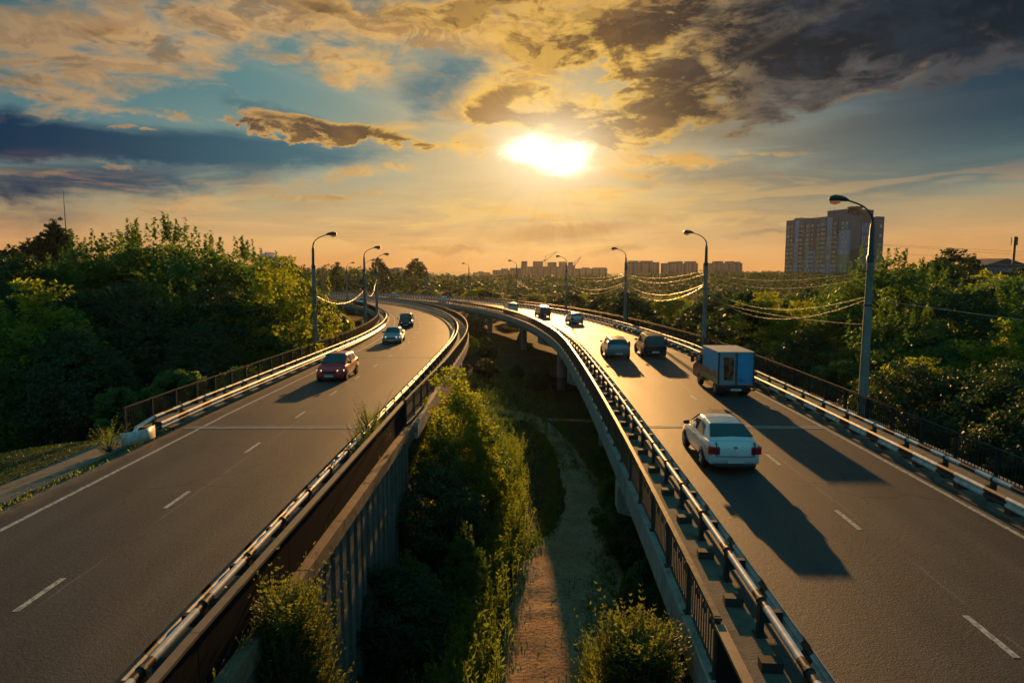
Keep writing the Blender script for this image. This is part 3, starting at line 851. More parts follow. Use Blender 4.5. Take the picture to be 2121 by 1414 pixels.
def lamp_meshes():
    q = MB(); q.tube([(0, 0, 0), (0, 0, 4), (0, 0, 6.9)], [.20, .165, .13], 14); pole = q.mesh('concrete_pole', MAT['lamp_conc'], True)
    q = MB(); q.tube([(0, 0, 6.7), (0, 0, 6.95), (0, 0, 7.0), (0, 0, 8.1), (0, 0, 8.3)], [.155, .165, .12, .10, .07], 12); sl_ = q.mesh('steel_sleeve', MAT['lamp_steel'], True)
    pts = [(0, 0, 8.2)] + [(-(1.0 - math.cos(a)) * 1.15, 0, 8.35 + math.sin(a) * .85) for a in np.linspace(0.1, 1.15, 9)]
    x, z = pts[-1][0], pts[-1][2]; pts.append((x - .40, 0, z + .14))
    q = MB(); q.tube(pts, [.05] * 4 + [.035] * (len(pts) - 4), 8); arm = q.mesh('arm', MAT['lamp_steel'], True)
    hx, hz = x - .40, z + .14
    q = MB(); q.tube([(hx + .05, 0, hz - .01), (hx - .06, 0, hz + .03), (hx - .25, 0, hz + .07), (hx - .50, 0, hz + .08), (hx - .66, 0, hz + .05), (hx - .72, 0, hz)], [.045, .085, .12, .15, .12, .05], 10)
    head = q.mesh('lamp_head', MAT['lamp_steel'], True)
    q = MB(); q.tube([(hx - .26, 0, hz - .0), (hx - .34, 0, hz - .045), (hx - .50, 0, hz - .07), (hx - .64, 0, hz - .04), (hx - .70, 0, hz + .01)], [.03, .10, .125, .10, .03], 10)
    lens = q.mesh('lens', MAT['lens'], True)
    q = MB(); q.tube([(0, 0, 4.88), (0, 0, 4.95)], .175, 12); q.box(-.45, .20, -.025, .025, 6.30, 6.36); q.box(-.47, -.43, -.03, .03, 6.30, 6.44)
    br = q.mesh('bracket', MAT['lamp_steel'])
    return (('concrete_pole', pole), ('steel_sleeve', sl_), ('arm', arm), ('lamp_head', head), ('lens', lens), ('bracket', br))
LM = lamp_meshes()
def lamp(P, t, off, side, label, grp):
    b = P.pt(t, off, 0.0)
    root = tag(empty('street_lamp', b, P.yaw(t) + (math.pi if side > 0 else 0) + random.uniform(-.05, .05)), label, 'street lamp', grp)
    for nm, me in LM: place(nm, me, root)
    return b
GR, GL = 'street lamps along the outer side of the right bridge', 'street lamps along the outer side of the left bridge'
rl = []
for t, lb in ((28.85, 'nearest and tallest street lamp, on the right railing in front of the tower block'),
              (53.8, 'street lamp on the right railing just behind the blue box truck'),
              (81.8, 'street lamp on the right railing between the tower block row and the crane skyline'),
              (111.3, 'fourth street lamp of the right row, rising in front of the stepped skyline'),
              (140.8, 'fifth street lamp of the right railing, below the centre skyline'),
              (171.8, 'thin distant street lamp near the middle, first one left of the skyline'),
              (200.8, 'farthest faint street lamp of the right row among the hill trees')):
    rl.append(lamp(PR, t, 5.95, -1, lb, GR))
ll = []
for t, lb in ((52.3, 'nearest street lamp of the left bridge, with a coil of cable on its pole'),
              (75.5, 'second street lamp of the left bridge, its pole standing on the sunlit curve'),
              (98, 'third street lamp of the left bridge, on the far side of the bend'),
              (133, 'fourth street lamp of the left bridge, half hidden behind the second pole'),
              (158, 'fifth street lamp of the left bridge, above the white oncoming car'),
              (183, 'most distant street lamp of the left bridge, in front of the hill')):
    ll.append(lamp(PL, t, -5.72, 1, lb, GL))
# coil of spare cable hung on the first left pole
mb = MB(); c0 = ll[0] + Vector((.30, -.05, 3.75))
for k in range(3):
    r_ = .42 + .03 * k
    mb.tube([c0 + Vector((.03 * k, math.cos(a) * r_ * .7, math.sin(a) * r_ * 1.25)) for a in np.linspace(0, 2 * math.pi, 22)], .022, 6, False)
tag(place('cable_coil', mb.mesh('cable_coil', MAT['dark'])), 'coil of dark spare cable hanging on the nearest left lamp pole', 'cable coil')

def cable(A, B, sag, rad, label, grp=None, n=26):
    mb = MB(); pts = [A.lerp(B, i / n) - Vector((0, 0, sag * 4 * (i / n) * (1 - i / n))) for i in range(n + 1)]
    mb.tube(pts, rad, 5, False)
    return tag(place('overhead_cable', mb.mesh('overhead_cable', MAT['cable'], True)), label, 'cable', grp)
CG = 'overhead cables slung between the right lamp posts'
names = ('from the nearest right lamp to the second', 'from the second right lamp to the third', 'from the third right lamp to the fourth', 'from the fourth right lamp to the fifth')
kinds = ((6.32, 6.32, .55, .011, 'uppermost thin cable'), (6.05, 6.20, .8, .011, 'second thin cable'), (5.25, 5.30, 1.15, .020, 'thick bright cable'), (5.12, 5.1, 1.55, .016, 'lowest deeply sagging cable'))
for i in range(4):
    for za, zb, sg, rd_, kn in kinds:
        A, B = rl[i] + Vector((-.16, 0, za)), rl[i + 1] + Vector((-.16, 0, zb))
        cable(A, B, sg, rd_ * .55 * (1 + .3 * i), kn + ' ' + names[i], CG)
cable(rl[0] + Vector((-.16, 0, 4.1)), rl[1] + Vector((-.16, 0, 4.3)), .35, .010, 'low taut cable from the nearest right lamp to the second', CG)
cable(rl[0] + Vector((.16, 0, 5.15)), Vector((34, 4, 3.0)), .3, .011, 'cable running from the nearest right lamp down to the right over the trees', CG)
CL = 'overhead cables of the left bridge lamps'
cable(ll[0] + Vector((.18, 0, 4.6)), ll[1] + Vector((0, 0, 4.75)), 1.0, .016, 'bright sagging cable from the nearest left lamp to the second', CL)
cable(ll[1] + Vector((.1, 0, 4.75)), ll[2] + Vector((0, 0, 6.0)), 1.5, .018, 'bright sagging cable from the second left lamp to the third', CL)
cable(ll[0] + Vector((-.18, 0, 4.4)), Vector((-46, 38, 1.5)), .8, .011, 'thin cable from the nearest left lamp across the dark trees', CL)

# ================================================================ buildings
def far_pt(u, v, y):
    """point at forward distance y seen in direction of the photo feature u, v"""
    x, q = (u - 1060.5) / 1414, -(v - 707) / 1414
    d = Vector((x, math.cos(PITCH) + q * math.sin(PITCH), -math.sin(PITCH) + q * math.cos(PITCH)))
    return Vector((0, 0, CAM_H)) + d * (y / d.y)

def wallmat(name, c, var=.3): return plain(name, c, 0.8, var=var, scale=.15, dark=.75, bump_sc=2)
MAT['w_grey'] = wallmat('grey_render', (0.10, 0.125, 0.18))
MAT['w_pale'] = wallmat('pale_blue_render', (0.26, 0.36, 0.52))
MAT['w_green'] = wallmat('green_render', (0.23, 0.30, 0.16))
MAT['w_teal'] = wallmat('teal_render', (0.09, 0.17, 0.20))
MAT['w_dark'] = wallmat('dark_render', (0.055, 0.055, 0.07))
MAT['w_mauve'] = wallmat('mauve_render', (0.13, 0.115, 0.15))
MAT['w_ochre'] = wallmat('ochre_render', (0.24, 0.24, 0.12))
MAT['b_far'] = wallmat('far_tower_render', (0.10, 0.075, 0.07))
MAT['b_band'] = wallmat('far_tower_band', (0.17, 0.13, 0.12))
def glassmat(name, c, r=0.15):
    m = new_mat(name); finish(principled(c, r, 0, None, spec=0.8)); return m
MAT['glass'] = glassmat('window_glass', (0.02, 0.028, 0.035))
MAT['glass_pale'] = glassmat('window_blind', (0.30, 0.30, 0.30), 0.5)
MAT['glass_warm'] = glassmat('window_curtain', (0.52, 0.36, 0.22), 0.5)
MAT['frame'] = plain('window_frame', (0.60, 0.60, 0.58), 0.5, var=.1)

def tower_block():
    """tall slab block; long face towards the left-front, short glazed face towards the right-front"""
    D = 420.0
    A = far_pt(1623, 600, D + 60); B = far_pt(1755, 600, D); C = far_pt(1821, 600, D + 12)
    A.z = B.z = C.z = -14.0
    root = tag(empty('apartment_tower', B), 'tall multicoloured seventeen-storey apartment tower rising over the woods on the right', 'building')
    d1 = (A - B); L1 = d1.length; d1.normalize(); d2 = (C - B); L2 = d2.length; d2.normalize()
    n1 = Vector((d1.y, -d1.x, 0)); n1 = n1 if n1.dot(-B) > 0 else -n1
    n2 = Vector((d2.y, -d2.x, 0)); n2 = n2 if n2.dot(-B) > 0 else -n2
    Z = Vector((0, 0, 1)); FL = 18; st = 3.0; base_z = 0.0; H = 14 + far_pt(1755, 446, D).z
    H = (far_pt(1755, 446, D).z + 14.0)
    st = H / FL
    inn = -n1 * 14
    # core walls of the two faces
    def panel(name, o, d, n, l0, l1, z0, z1, depth, mat, thick=.6):
        mb = MB(); P0 = o + d * l0 + n * (depth - thick); 
        vs = [P0, P0 + d * (l1 - l0), P0 + d * (l1 - l0) + n * thick, P0 + n * thick]
        vs = [v + Z * z0 for v in vs] + [v + Z * z1 for v in vs]
        mb.add(vs, [(0, 3, 2, 1), (4, 5, 6, 7), (0, 1, 5, 4), (1, 2, 6, 5), (2, 3, 7, 6), (3, 0, 4, 7)])
        return place(name, fixn(mb.mesh(name, mat)), root)
    O = Vector((0, 0, 0))
    mb = MB(); q = [O + d1 * .5 + d2 * .5, d1 * (L1 - .3) + d2 * .5, d1 * (L1 - 1.5) + d2 * (L2 - .5), d2 * (L2 - .3) + d1 * .5]
    m_ = len(q); mb.add([v for v in q] + [v + Z * (H - .4) for v in q], [tuple(range(m_)), tuple(range(2 * m_ - 1, m_ - 1, -1))] + [(i, i + m_, (i + 1) % m_ + m_, (i + 1) % m_) for i in range(m_)])
    place('core', fixn(mb.mesh('core', MAT['w_grey'])), root)
    # long face: vertical bays (start, end along face, depth, lower colour, mid colour, top colour)
    bays = [(0, .16, 0, 'w_green', 'w_pale', 'w_teal'), (.16, .24, .9, 'w_pale', 'w_ochre', 'w_mauve'), (.24, .33, .2, 'w_pale', 'w_pale', 'w_pale'), (.33, .42, .9, 'w_pale', 'w_green', 'w_teal'),
            (.42, .50, .2, 'w_ochre', 'w_ochre', 'w_grey'), (.50, .58, .9, 'w_pale', 'w_mauve', 'w_grey'), (.58, .67, .2, 'w_pale', 'w_green', 'w_teal'), (.67, .76, .9, 'w_ochre', 'w_grey', 'w_teal'),
            (.76, .84, .2, 'w_pale', 'w_pale', 'w_pale'), (.84, .92, .9, 'w_ochre', 'w_ochre', 'w_mauve'), (.92, 1.0, 0, 'w_mauve', 'w_grey', 'w_grey')]
    rs = random.Random(5)
    for a, b, dp, c0, c1, c2 in bays:
        k1, k2 = rs.randint(8, 11), rs.randint(13, 15)
        for z0, z1, c in ((0, k1, c0), (k1, k2, c1), (k2, FL, c2)):
            panel('facade_panel', O, d1, n1, a * L1 + .05, b * L1 - .05, z0 * st + .02, z1 * st - .02, dp + .02 * rs.random(), MAT[c])
    # windows of the long face: each its own pane in a pale frame
    wm = {}
    for key in ('glass', 'glass_pale', 'glass_warm'):
        mb = MB(); mb.box(-.75, .75, -.02, .06, -.75, .75); fr = mb.mesh('pane', MAT[key]); wm[key] = fr
    mb = MB()
    for x0, x1, z0, z1 in ((-.87, -.75, -.87, .87), (.75, .87, -.87, .87), (-.75, .75, .75, .87), (-.75, .75, -.87, -.75), (-.05, .05, -.75, .75)): mb.box(x0, x1, -.02, .10, z0, z1)
    frm = mb.mesh('window', MAT['frame'])
    def window(o, d, n, l, z, dp):
        p = o + d * l + n * (dp + .02) + Z * z; rz = math.atan2(d.y, d.x)
        if (Vector((-d.y, d.x, 0))).dot(n) < 0: rz += math.pi
        w = place('window', frm, root, p, (0, 0, rz)); k = rs.random()
        place('pane', wm['glass' if k < .70 else 'glass_pale' if k < .9 else 'glass_warm'], w)
    for i, (a, b, dp, *_) in enumerate(bays):
        cols = [(a * 2 + b) / 3, (a + 2 * b) / 3] if (b - a) * L1 > 5.5 else [(a + b) / 2]
        for f_ in range(3, FL - 1):
            if i in (2, 8) and f_ > 13: continue
            for l in cols: window(O, d1, n1, l * L1, (f_ + .5) * st, dp)
    # balcony slabs on the projecting bays
    for i, (a, b, dp, *_) in enumerate(bays):
        if dp < .5: continue
        mb = MB()
        for f_ in range(2, FL - 1):
            P0 = O + d1 * (a * L1 + .2) + n1 * dp; w_ = (b - a) * L1 - .4
            vs = [P0, P0 + d1 * w_, P0 + d1 * w_ + n1 * .5, P0 + n1 * .5]; z0 = f_ * st
            mb.add([v + Z * (z0 - .1) for v in vs] + [v + Z * (z0 + .75) for v in vs], [(0, 3, 2, 1), (4, 5, 6, 7), (0, 1, 5, 4), (1, 2, 6, 5), (2, 3, 7, 6), (3, 0, 4, 7)])
        tag(place('balcony', fixn(mb.mesh('balcony', MAT['w_mauve' if i % 2 else 'w_pale'])), root), kind='stuff')
    # short face: dark slab, glazed bay, pier
    panel('facade_panel', O, d2, n2, .05, L2 * .33, 0, H * .62, .03, MAT['w_dark']); panel('facade_panel', O, d2, n2, .05, L2 * .33, H * .622, H, .03, MAT['w_mauve'])
    panel('facade_panel', O, d2, n2, L2 * .34, L2 * .72, 0, H - .5, .05, MAT['w_dark'])
    panel('facade_panel', O, d2, n2, L2 * .725, L2, 0, H - .02, .9, MAT['w_mauve'])
    for z0, z1 in ((.10, .27), (.29, .42), (.44, .62), (.66, .78), (.80, .92)):
        mb = MB(); rz = math.atan2(d2.y, d2.x) + (math.pi if Vector((-d2.y, d2.x, 0)).dot(n2) < 0 else 0)
        M = Matrix.Translation(d2 * L2 * .53 + n2 * .1) @ Matrix.Rotation(rz, 4, 'Z'); W_ = L2 * .17
        for k in range(7): x = -W_ + 2 * W_ * k / 6; mb.box(x - .12, x + .12, 0, .35, z0 * H, z1 * H, M)
        nn = int((z1 - z0) * H / st * 2)
        for k in range(nn + 1): z = z0 * H + (z1 - z0) * H * k / nn; mb.box(-W_, W_, 0.02, .30, z - .11, z + .11, M)
        gz = place('glazing_frame', mb.mesh('glazing_frame', MAT['w_pale']), root)
        mb = MB(); mb.box(-W_, W_, 0.0, .12, z0 * H, z1 * H, M); g = place('pane', mb.mesh('pane', MAT['glass']), gz)
    for f_ in range(4, 17, 2): window(O, d2, n2, L2 * .9, f_ * st, .9)
    # roof pieces
    panel('parapet', O, d1, n1, 0, L1, H, H + .9, -.1, MAT['w_grey'], .4)
    panel('roof_block', O, d1, n1, L1 * .10, L1 * .40, H, H + 4.6, -3, MAT['w_grey'], 6)
    panel('roof_block', O, d1, n1, L1 * .82, L1 * .93, H, H + 2.2, -3, MAT['w_grey'], 7)
    panel('roof_block', O, d2, n2, L2 * .25, L2 * .8, H - .4, H + 4.2, -2.5, MAT['w_dark'], 6)
    mb = MB(); c = d1 * 4 - n1 * 6; mb.tube([c + Z * (H + 4.2), c + Z * (H + 5.2)], 4.2, 20); mb.tube([c + Z * (H + 5.2), c + Z * (H + 5.5)], 4.8, 20)
    place('roof_drum', mb.mesh('roof_drum', MAT['w_dark']), root)
    mb = MB()
    for l in (.05, .3, .36, .55, .8, .9): p = d1 * L1 * l - n1 * 3; mb.tube([p + Z * H, p + Z * (H + 6.6 if l < .5 else H + 3)], .07, 4)
    place('roof_aerials', mb.mesh('roof_aerials', MAT['dark']), root)['kind'] = 'stuff'
tower_block()

def far_tower(u0, u1, vt, D, label, steps, mat='b_far', depth=22, wins=True, cat='building', group='pale tower blocks on the skyline'):
    """skyline block with stepped roof, vertical bands and window rows; steps = (from, to, extra height px)"""
    A, B = far_pt(u0, vt, D), far_pt(u1, vt, D); W_ = B.x - A.x; zb = -34.0; H = A.z - zb
    root = tag(empty('skyline_building', (A.x + W_ / 2, D, zb)), label, cat, group)
    k = D / 1414
    mb = MB(); mb.box(-W_ / 2, W_ / 2, 0, depth, 0, H); place('wall', mb.mesh('wall', MAT[mat]), root)
    for a, b, hp in steps:
        mb = MB(); mb.box(-W_ / 2 + a * W_, -W_ / 2 + b * W_, 1, depth - 2, H + .01, H + hp * k); place('roof_block', mb.mesh('roof_block', MAT[mat]), root)
    nb = max(3, int(W_ / 5)); 
    for i in range(0, nb, 2):
        x = -W_ / 2 + W_ * (i + .5) / nb
        mb = MB(); mb.box(x - W_ / nb * .42, x + W_ / nb * .42, -.7, -.02, 0, H - 1.0); place('balcony_bay', mb.mesh('balcony_bay', MAT['b_band']), root)
    if wins:
        mb = MB(); nf = int(min(16, H / 3))
        for i in range(nb):
            x = -W_ / 2 + W_ * (i + .5) / nb
            for f_ in range(nf):
                z = H - 2.6 - f_ * 3.0; dd = -.74 if i % 2 == 0 else -.06
                mb.box(x - W_ / nb * .22, x + W_ / nb * .22, dd - .04, dd, z, z + 1.5)
        place('window_rows', mb.mesh('window_rows', MAT['glass']), root)['kind'] = 'stuff'
    return root
G3 = 'row of three similar tower blocks behind the lamps'
far_tower(1299, 1366, 543, 950, 'left of the three equal tower blocks, partly behind the third lamp pole', [(.08, .35, 3), (.45, .8, 3)], group=G3)
far_tower(1376, 1446, 545, 950, 'middle one of the three equal tower blocks on the skyline', [(.2, .38, 3), (.42, .55, 4), (.70, .95, 4)], group=G3)
far_tower(1466, 1538, 545, 930, 'right of the three equal tower blocks, beside the second lamp pole', [(.25, .45, 4), (.62, .78, 4), (.82, .95, 3)], group=G3)
far_tower(1079, 1130, 552, 1150, 'stepped skyline block with two square tops left of the crane', [(.02, .26, 11), (.50, .90, 11)], 'b_far')
far_tower(1130, 1190, 552, 1180, 'stepped skyline block under the tower crane, behind the fourth lamp', [(.08, .38, 9), (.48, .70, 10), (.80, .95, 9)], 'b_far')
far_tower(1176, 1258, 556, 1120, 'long lower skyline slab right of the crane', [(.0, .18, 6), (.38, .55, 2), (.65, .98, 2)], 'b_far')
far_tower(1020, 1080, 559, 1200, 'low long skyline block at the left end of the cluster', [(.3, .55, 3), (.6, .98, 4)], 'b_far')
far_tower(980, 1015, 564, 1250, 'small flat roofline half hidden by trees left of the skyline', [(.3, .6, 2)], 'b_far')
far_tower(1538, 1547, 566, 1000, 'small bluish pointed house top right of the three towers', [(.2, .7, 3)], 'w_pale', group=None)
far_tower(1590, 1616, 568, 800, 'low flat roof with a small cap just left of the tall tower', [(.3, .7, 4)], 'w_pale', group=None)
far_tower(527, 570, 533, 330, 'grey apartment house with roof pipes above the left trees', [(.25, .30, 9), (.48, .53, 11), (.60, .64, 6), (0.35, .7, 3)], 'w_pale', 14, group=None)
far_tower(800, 828, 556, 700, 'far roofs between the two dark tree clumps on the left hill', [(.5, .95, 2)], 'w_grey', group=None)

def lattice(mb, A, B, w, n):
    A, B = Vector(A), Vector(B); d = (B - A); 
    side = d.cross(Vector((0, 1, 0))).normalized() * w; dep = Vector((0, w, 0))
    cs = [side + dep, side - dep, -side - dep, -side + dep]
    for c in cs: mb.tube([A + c, B + c], w * .16, 4, False)
    for i in range(n):
        p, q = A.lerp(B, i / n), A.lerp(B, (i + 1) / n)
        for k in range(4): mb.tube([p + cs[k], q + cs[(k + 1) % 4]], w * .10, 3, False)
def crane(u, vb, vt, uj, vj, D, label):
    b, t, j = far_pt(u, vb, D), far_pt(u, vt, D), far_pt(uj, vj, D)
    root = tag(empty('tower_crane', (b.x, b.y, -20)), label, 'crane', 'tower cranes over the skyline'); o = Vector(root.location)
    mb = MB(); lattice(mb, Vector((b.x, b.y, -20)) - o, t - o, .9, 16); place('mast', mb.mesh('mast', MAT['dark']), root)
    piv = far_pt(u, vb - (vb - vt) * .35, D)
    mb = MB(); lattice(mb, piv - o, j - o, .8, 12); place('jib', mb.mesh('jib', MAT['dark']), root)
    mb = MB(); mb.tube([t - o, j - o], .18, 4, False); place('stay_cable', mb.mesh('stay_cable', MAT['dark']), root)
    mb = MB(); mb.box(-3.5, -.9, -1, 1, -1.2, 1.2, Matrix.Translation(piv - o)); place('counterweight', mb.mesh('counterweight', MAT['dark']), root)
crane(1130, 545, 530, 1154, 521, 1150, 'tower crane with raised jib over the skyline beside the fourth lamp')
crane(1190, 556, 541, 1203, 532, 1150, 'smaller faint crane with steep jib right of the fourth lamp')

def mast(u, vt, D, zb, label, name, cat, cellular=False):
    t = far_pt(u, vt, D); H = t.z - zb
    root = tag(empty(name, (t.x, t.y, zb)), label, cat)
    mb = MB()
    if cellular:
        mb.tube([(0, 0, 0), (0, 0, H)], .45, 8); place('pole', mb.mesh('pole', MAT['dark']), root)
        for k in range(3):
            a = k * 2.1 + .3; mb = MB(); mb.box(-.25, .25, -.1, .1, H - 3.2, H - .2, Matrix.Translation((math.cos(a) * 1.1, math.sin(a) * 1.1, 0)) @ Matrix.Rotation(a + math.pi / 2, 4, 'Z'))
            mb.tube([(0, 0, H - 1.7), (math.cos(a) * 1.1, math.sin(a) * 1.1, H - 1.7)], .07, 4)
            place('antenna_panel', mb.mesh('antenna_panel', MAT['lamp_steel']), root)
    else:
        mb.tube([(0, 0, 0), (0, 0, H * .6)], .38, 6); place('mast_base', mb.mesh('mast_base', MAT['dark']), root)
        mb = MB(); mb.tube([(0, 0, H * .6), (0, 0, H)], [.2, .09], 5); place('mast_tip', mb.mesh('mast_tip', MAT['dark']), root)
mast(131, 396, 300, -2, 'thin radio mast behind the poplars on the far left', 'radio_mast', 'mast')
mast(2103, 490, 260, -4, 'dark cell antenna pole on the skyline at the far right', 'antenna_pole', 'antenna', True)
mast(2035, 548, 230, -4, 'small utility pole on the right tree line', 'utility_pole', 'pole', True)
for v0, v1, v2, lb in ((506, 517, 536, 'upper'), (508, 528, 545, 'second'), (524, 543, 553, 'third'), (540, 549, 560, 'lowest')):
    cable(far_pt(1822, v0, 300), far_pt(2300, v2 - 5, 250), (v1 - (v0 + v2) / 2) * .0, .045, lb + ' power line between the tall tower and the cell antenna pole', 'power lines over the right tree line')
# low houses in the right wood
def house(u, v, D, w, h, label, wallm, roofm):
    p = far_pt(u, v, D); root = tag(empty('house', (p.x, p.y, p.z - h)), label, 'house')
    mb = MB(); mb.box(-w / 2, w / 2, 0, w * .8, -4, h); place('wall', mb.mesh('wall', wallm), root)
    mb = MB(); mb.prism([(-w / 2 - .4, h + .02), (w / 2 + .4, h + .02), (0, h + w * .16)], -.4, w * .8 + .4); place('roof', fixn(mb.mesh('roof', roofm)), root)
    for x in (-w * .25, w * .2):
        mb = MB(); mb.box(x - .5, x + .5, -.06, -.01, h * .4, h * .75); place('window', mb.mesh('window', MAT['glass']), root)
MAT['roof_blue'] = plain('pale_blue_roof', (0.30, 0.42, 0.48), 0.4, var=.2)
house(2095, 584, 190, 9, 3.0, 'low house with pale blue roof at the right edge among the trees', MAT['w_pale'], MAT['roof_blue'])
house(2070, 582, 205, 5, 3.0, 'small pale shed beside the blue roofed house', MAT['b_band'], MAT['w_grey'])
house(2085, 553, 330, 26, 5, 'long low building below the cell antenna pole', MAT['w_grey'], MAT['w_dark'])

# ================================================================ vehicles
def carpaint(name, c, metal=0.3, rough=0.28):
    m = new_mat(name); co = objco()
    dust = smooth(noise(co, 3.0, 5), 0.40, 0.75)
    low = smooth(N(sepz(co)), 0.75, 0.25)
    d = mixc(dust * 0.12 + low * 0.25, c, (0.17, 0.14, 0.11))
    b = principled(d, 0.0 + rough + 0.25 * dust * low, metal, None, spec=0.5)
    b.inputs['Coat Weight'].default_value = 0.6; b.inputs['Coat Roughness'].default_value = 0.08
    finish(b); return m
def sepz(co):
    s = N.node('ShaderNodeSeparateXYZ'); N.t.links.new(co.s, s.inputs[0]); return s.outputs[2]
MAT['tyre'] = plain('tyre_rubber', (0.02, 0.02, 0.02), 0.8, var=.3)
MAT['rim'] = plain('rim_alloy', (0.32, 0.32, 0.33), 0.35, 0.6, var=.3)
MAT['tail'] = glassmat('tail_light_red', (0.36, 0.012, 0.015), 0.15)
MAT['chrome'] = plain('chrome', (0.5, 0.5, 0.5), 0.2, 0.9, var=.1)
MAT['plate'] = plain('number_plate', (0.55, 0.55, 0.52), 0.5, var=.2)
MAT['carglass'] = glassmat('car_glass', (0.012, 0.022, 0.028), 0.05)
def emit(name, c, s):
    m = new_mat(name); b = principled(c, 0.2); b.inputs['Emission Color'].default_value = (*c, 1); b.inputs['Emission Strength'].default_value = s; finish(b); return m
MAT['headlight'] = emit('lit_headlight', (1.0, 0.70, 0.30), 1.3)
MAT['headlight_off'] = plain('headlight_glass', (0.5, 0.5, 0.52), 0.08, var=.1)
MAT['beacon'] = emit('blue_glint', (0.10, 0.16, 1.0), 9.0)  # glowing surface that imitates a blue glint, no real lamp

SPEC = {
 'sedan': dict(L=4.26, W=1.70, H=1.50, st=[(-2.13, .64, .42, .80), (-2.09, .74, .28, .94), (-1.92, .825, .22, 1.0), (-1.45, .85, .19, 1.01), (-1.0, .85, .19, 1.01), (0, .85, .19, .97), (.9, .85, .19, .96), (1.25, .845, .2, .93), (1.72, .82, .22, .84), (2.02, .75, .24, .73), (2.12, .64, .32, .60)],
               cab=[(-1.70, .74, 1.045, .70), (-.95, .79, 1.385, .56), (-.25, .80, 1.445, .57), (.32, .80, 1.425, .565), (1.22, .73, .94, .68)], belt=.97, wins=[(-1.05, -.30), (-.22, .62)], wheels=(-1.24, 1.24), wr=.30),
 'hatch': dict(L=4.15, W=1.72, H=1.50, st=[(-2.07, .70, .42, .84), (-2.03, .79, .30, 1.0), (-1.88, .845, .24, 1.03), (-1.4, .86, .2, 1.02), (-.6, .86, .19, .99), (.3, .86, .19, .97), (1.0, .86, .19, .95), (1.3, .855, .2, .92), (1.7, .83, .22, .84), (1.98, .76, .24, .73), (2.08, .65, .32, .6)],
               cab=[(-1.97, .73, 1.03, .69), (-1.62, .78, 1.40, .57), (-.4, .81, 1.50, .60), (.25, .81, 1.48, .59), (1.2, .74, .95, .68)], belt=.98, wins=[(-1.55, -.98), (-.92, -.18), (-.10, .64)], wheels=(-1.26, 1.27), wr=.31),
 'mpv': dict(L=4.25, W=1.75, H=1.67, st=[(-2.12, .76, .42, .95), (-2.08, .83, .30, 1.06), (-1.9, .87, .24, 1.08), (-1.3, .875, .21, 1.07), (-.5, .875, .2, 1.04), (.3, .875, .2, 1.02), (1.0, .87, .2, 1.0), (1.35, .86, .21, .96), (1.75, .84, .23, .88), (2.02, .77, .26, .76), (2.12, .66, .34, .62)],
             cab=[(-2.06, .80, 1.08, .77), (-1.90, .82, 1.58, .64), (-.6, .83, 1.68, .66), (.25, .83, 1.64, .65), (1.3, .76, .98, .70)], belt=1.03, wins=[(-1.80, -1.12), (-1.05, -.22), (-.14, .68)], wheels=(-1.28, 1.30), wr=.33),
}
CM = {}
def loft_body(sp):
    """lower body shell: closed cross-sections lofted from tail to nose"""
    bm = bmesh.new(); rings = []
    for y, w, zb, zt in sp['st']:
        h = zt - zb
        half = [(0, zb), (w * .82, zb), (w * .95, zb + .06), (w * 1.0, zb + h * .38), (w * .995, zb + h * .62), (w * .95, zt - .07), (w * .84, zt - .005), (w * .45, zt + .018), (0, zt + .024)]
        ring = [bm.verts.new((x, y, z)) for x, z in half] + [bm.verts.new((-x, y, z)) for x, z in half[-2:0:-1]]
        rings.append(ring)
    n = len(rings[0])
    for a, b in zip(rings[:-1], rings[1:]):
        for k in range(n): bm.faces.new((a[k], a[(k + 1) % n], b[(k + 1) % n], b[k]))
    bm.faces.new(rings[0]); bm.faces.new(rings[-1][::-1])
    bmesh.ops.recalc_face_normals(bm, faces=bm.faces)
    return bm
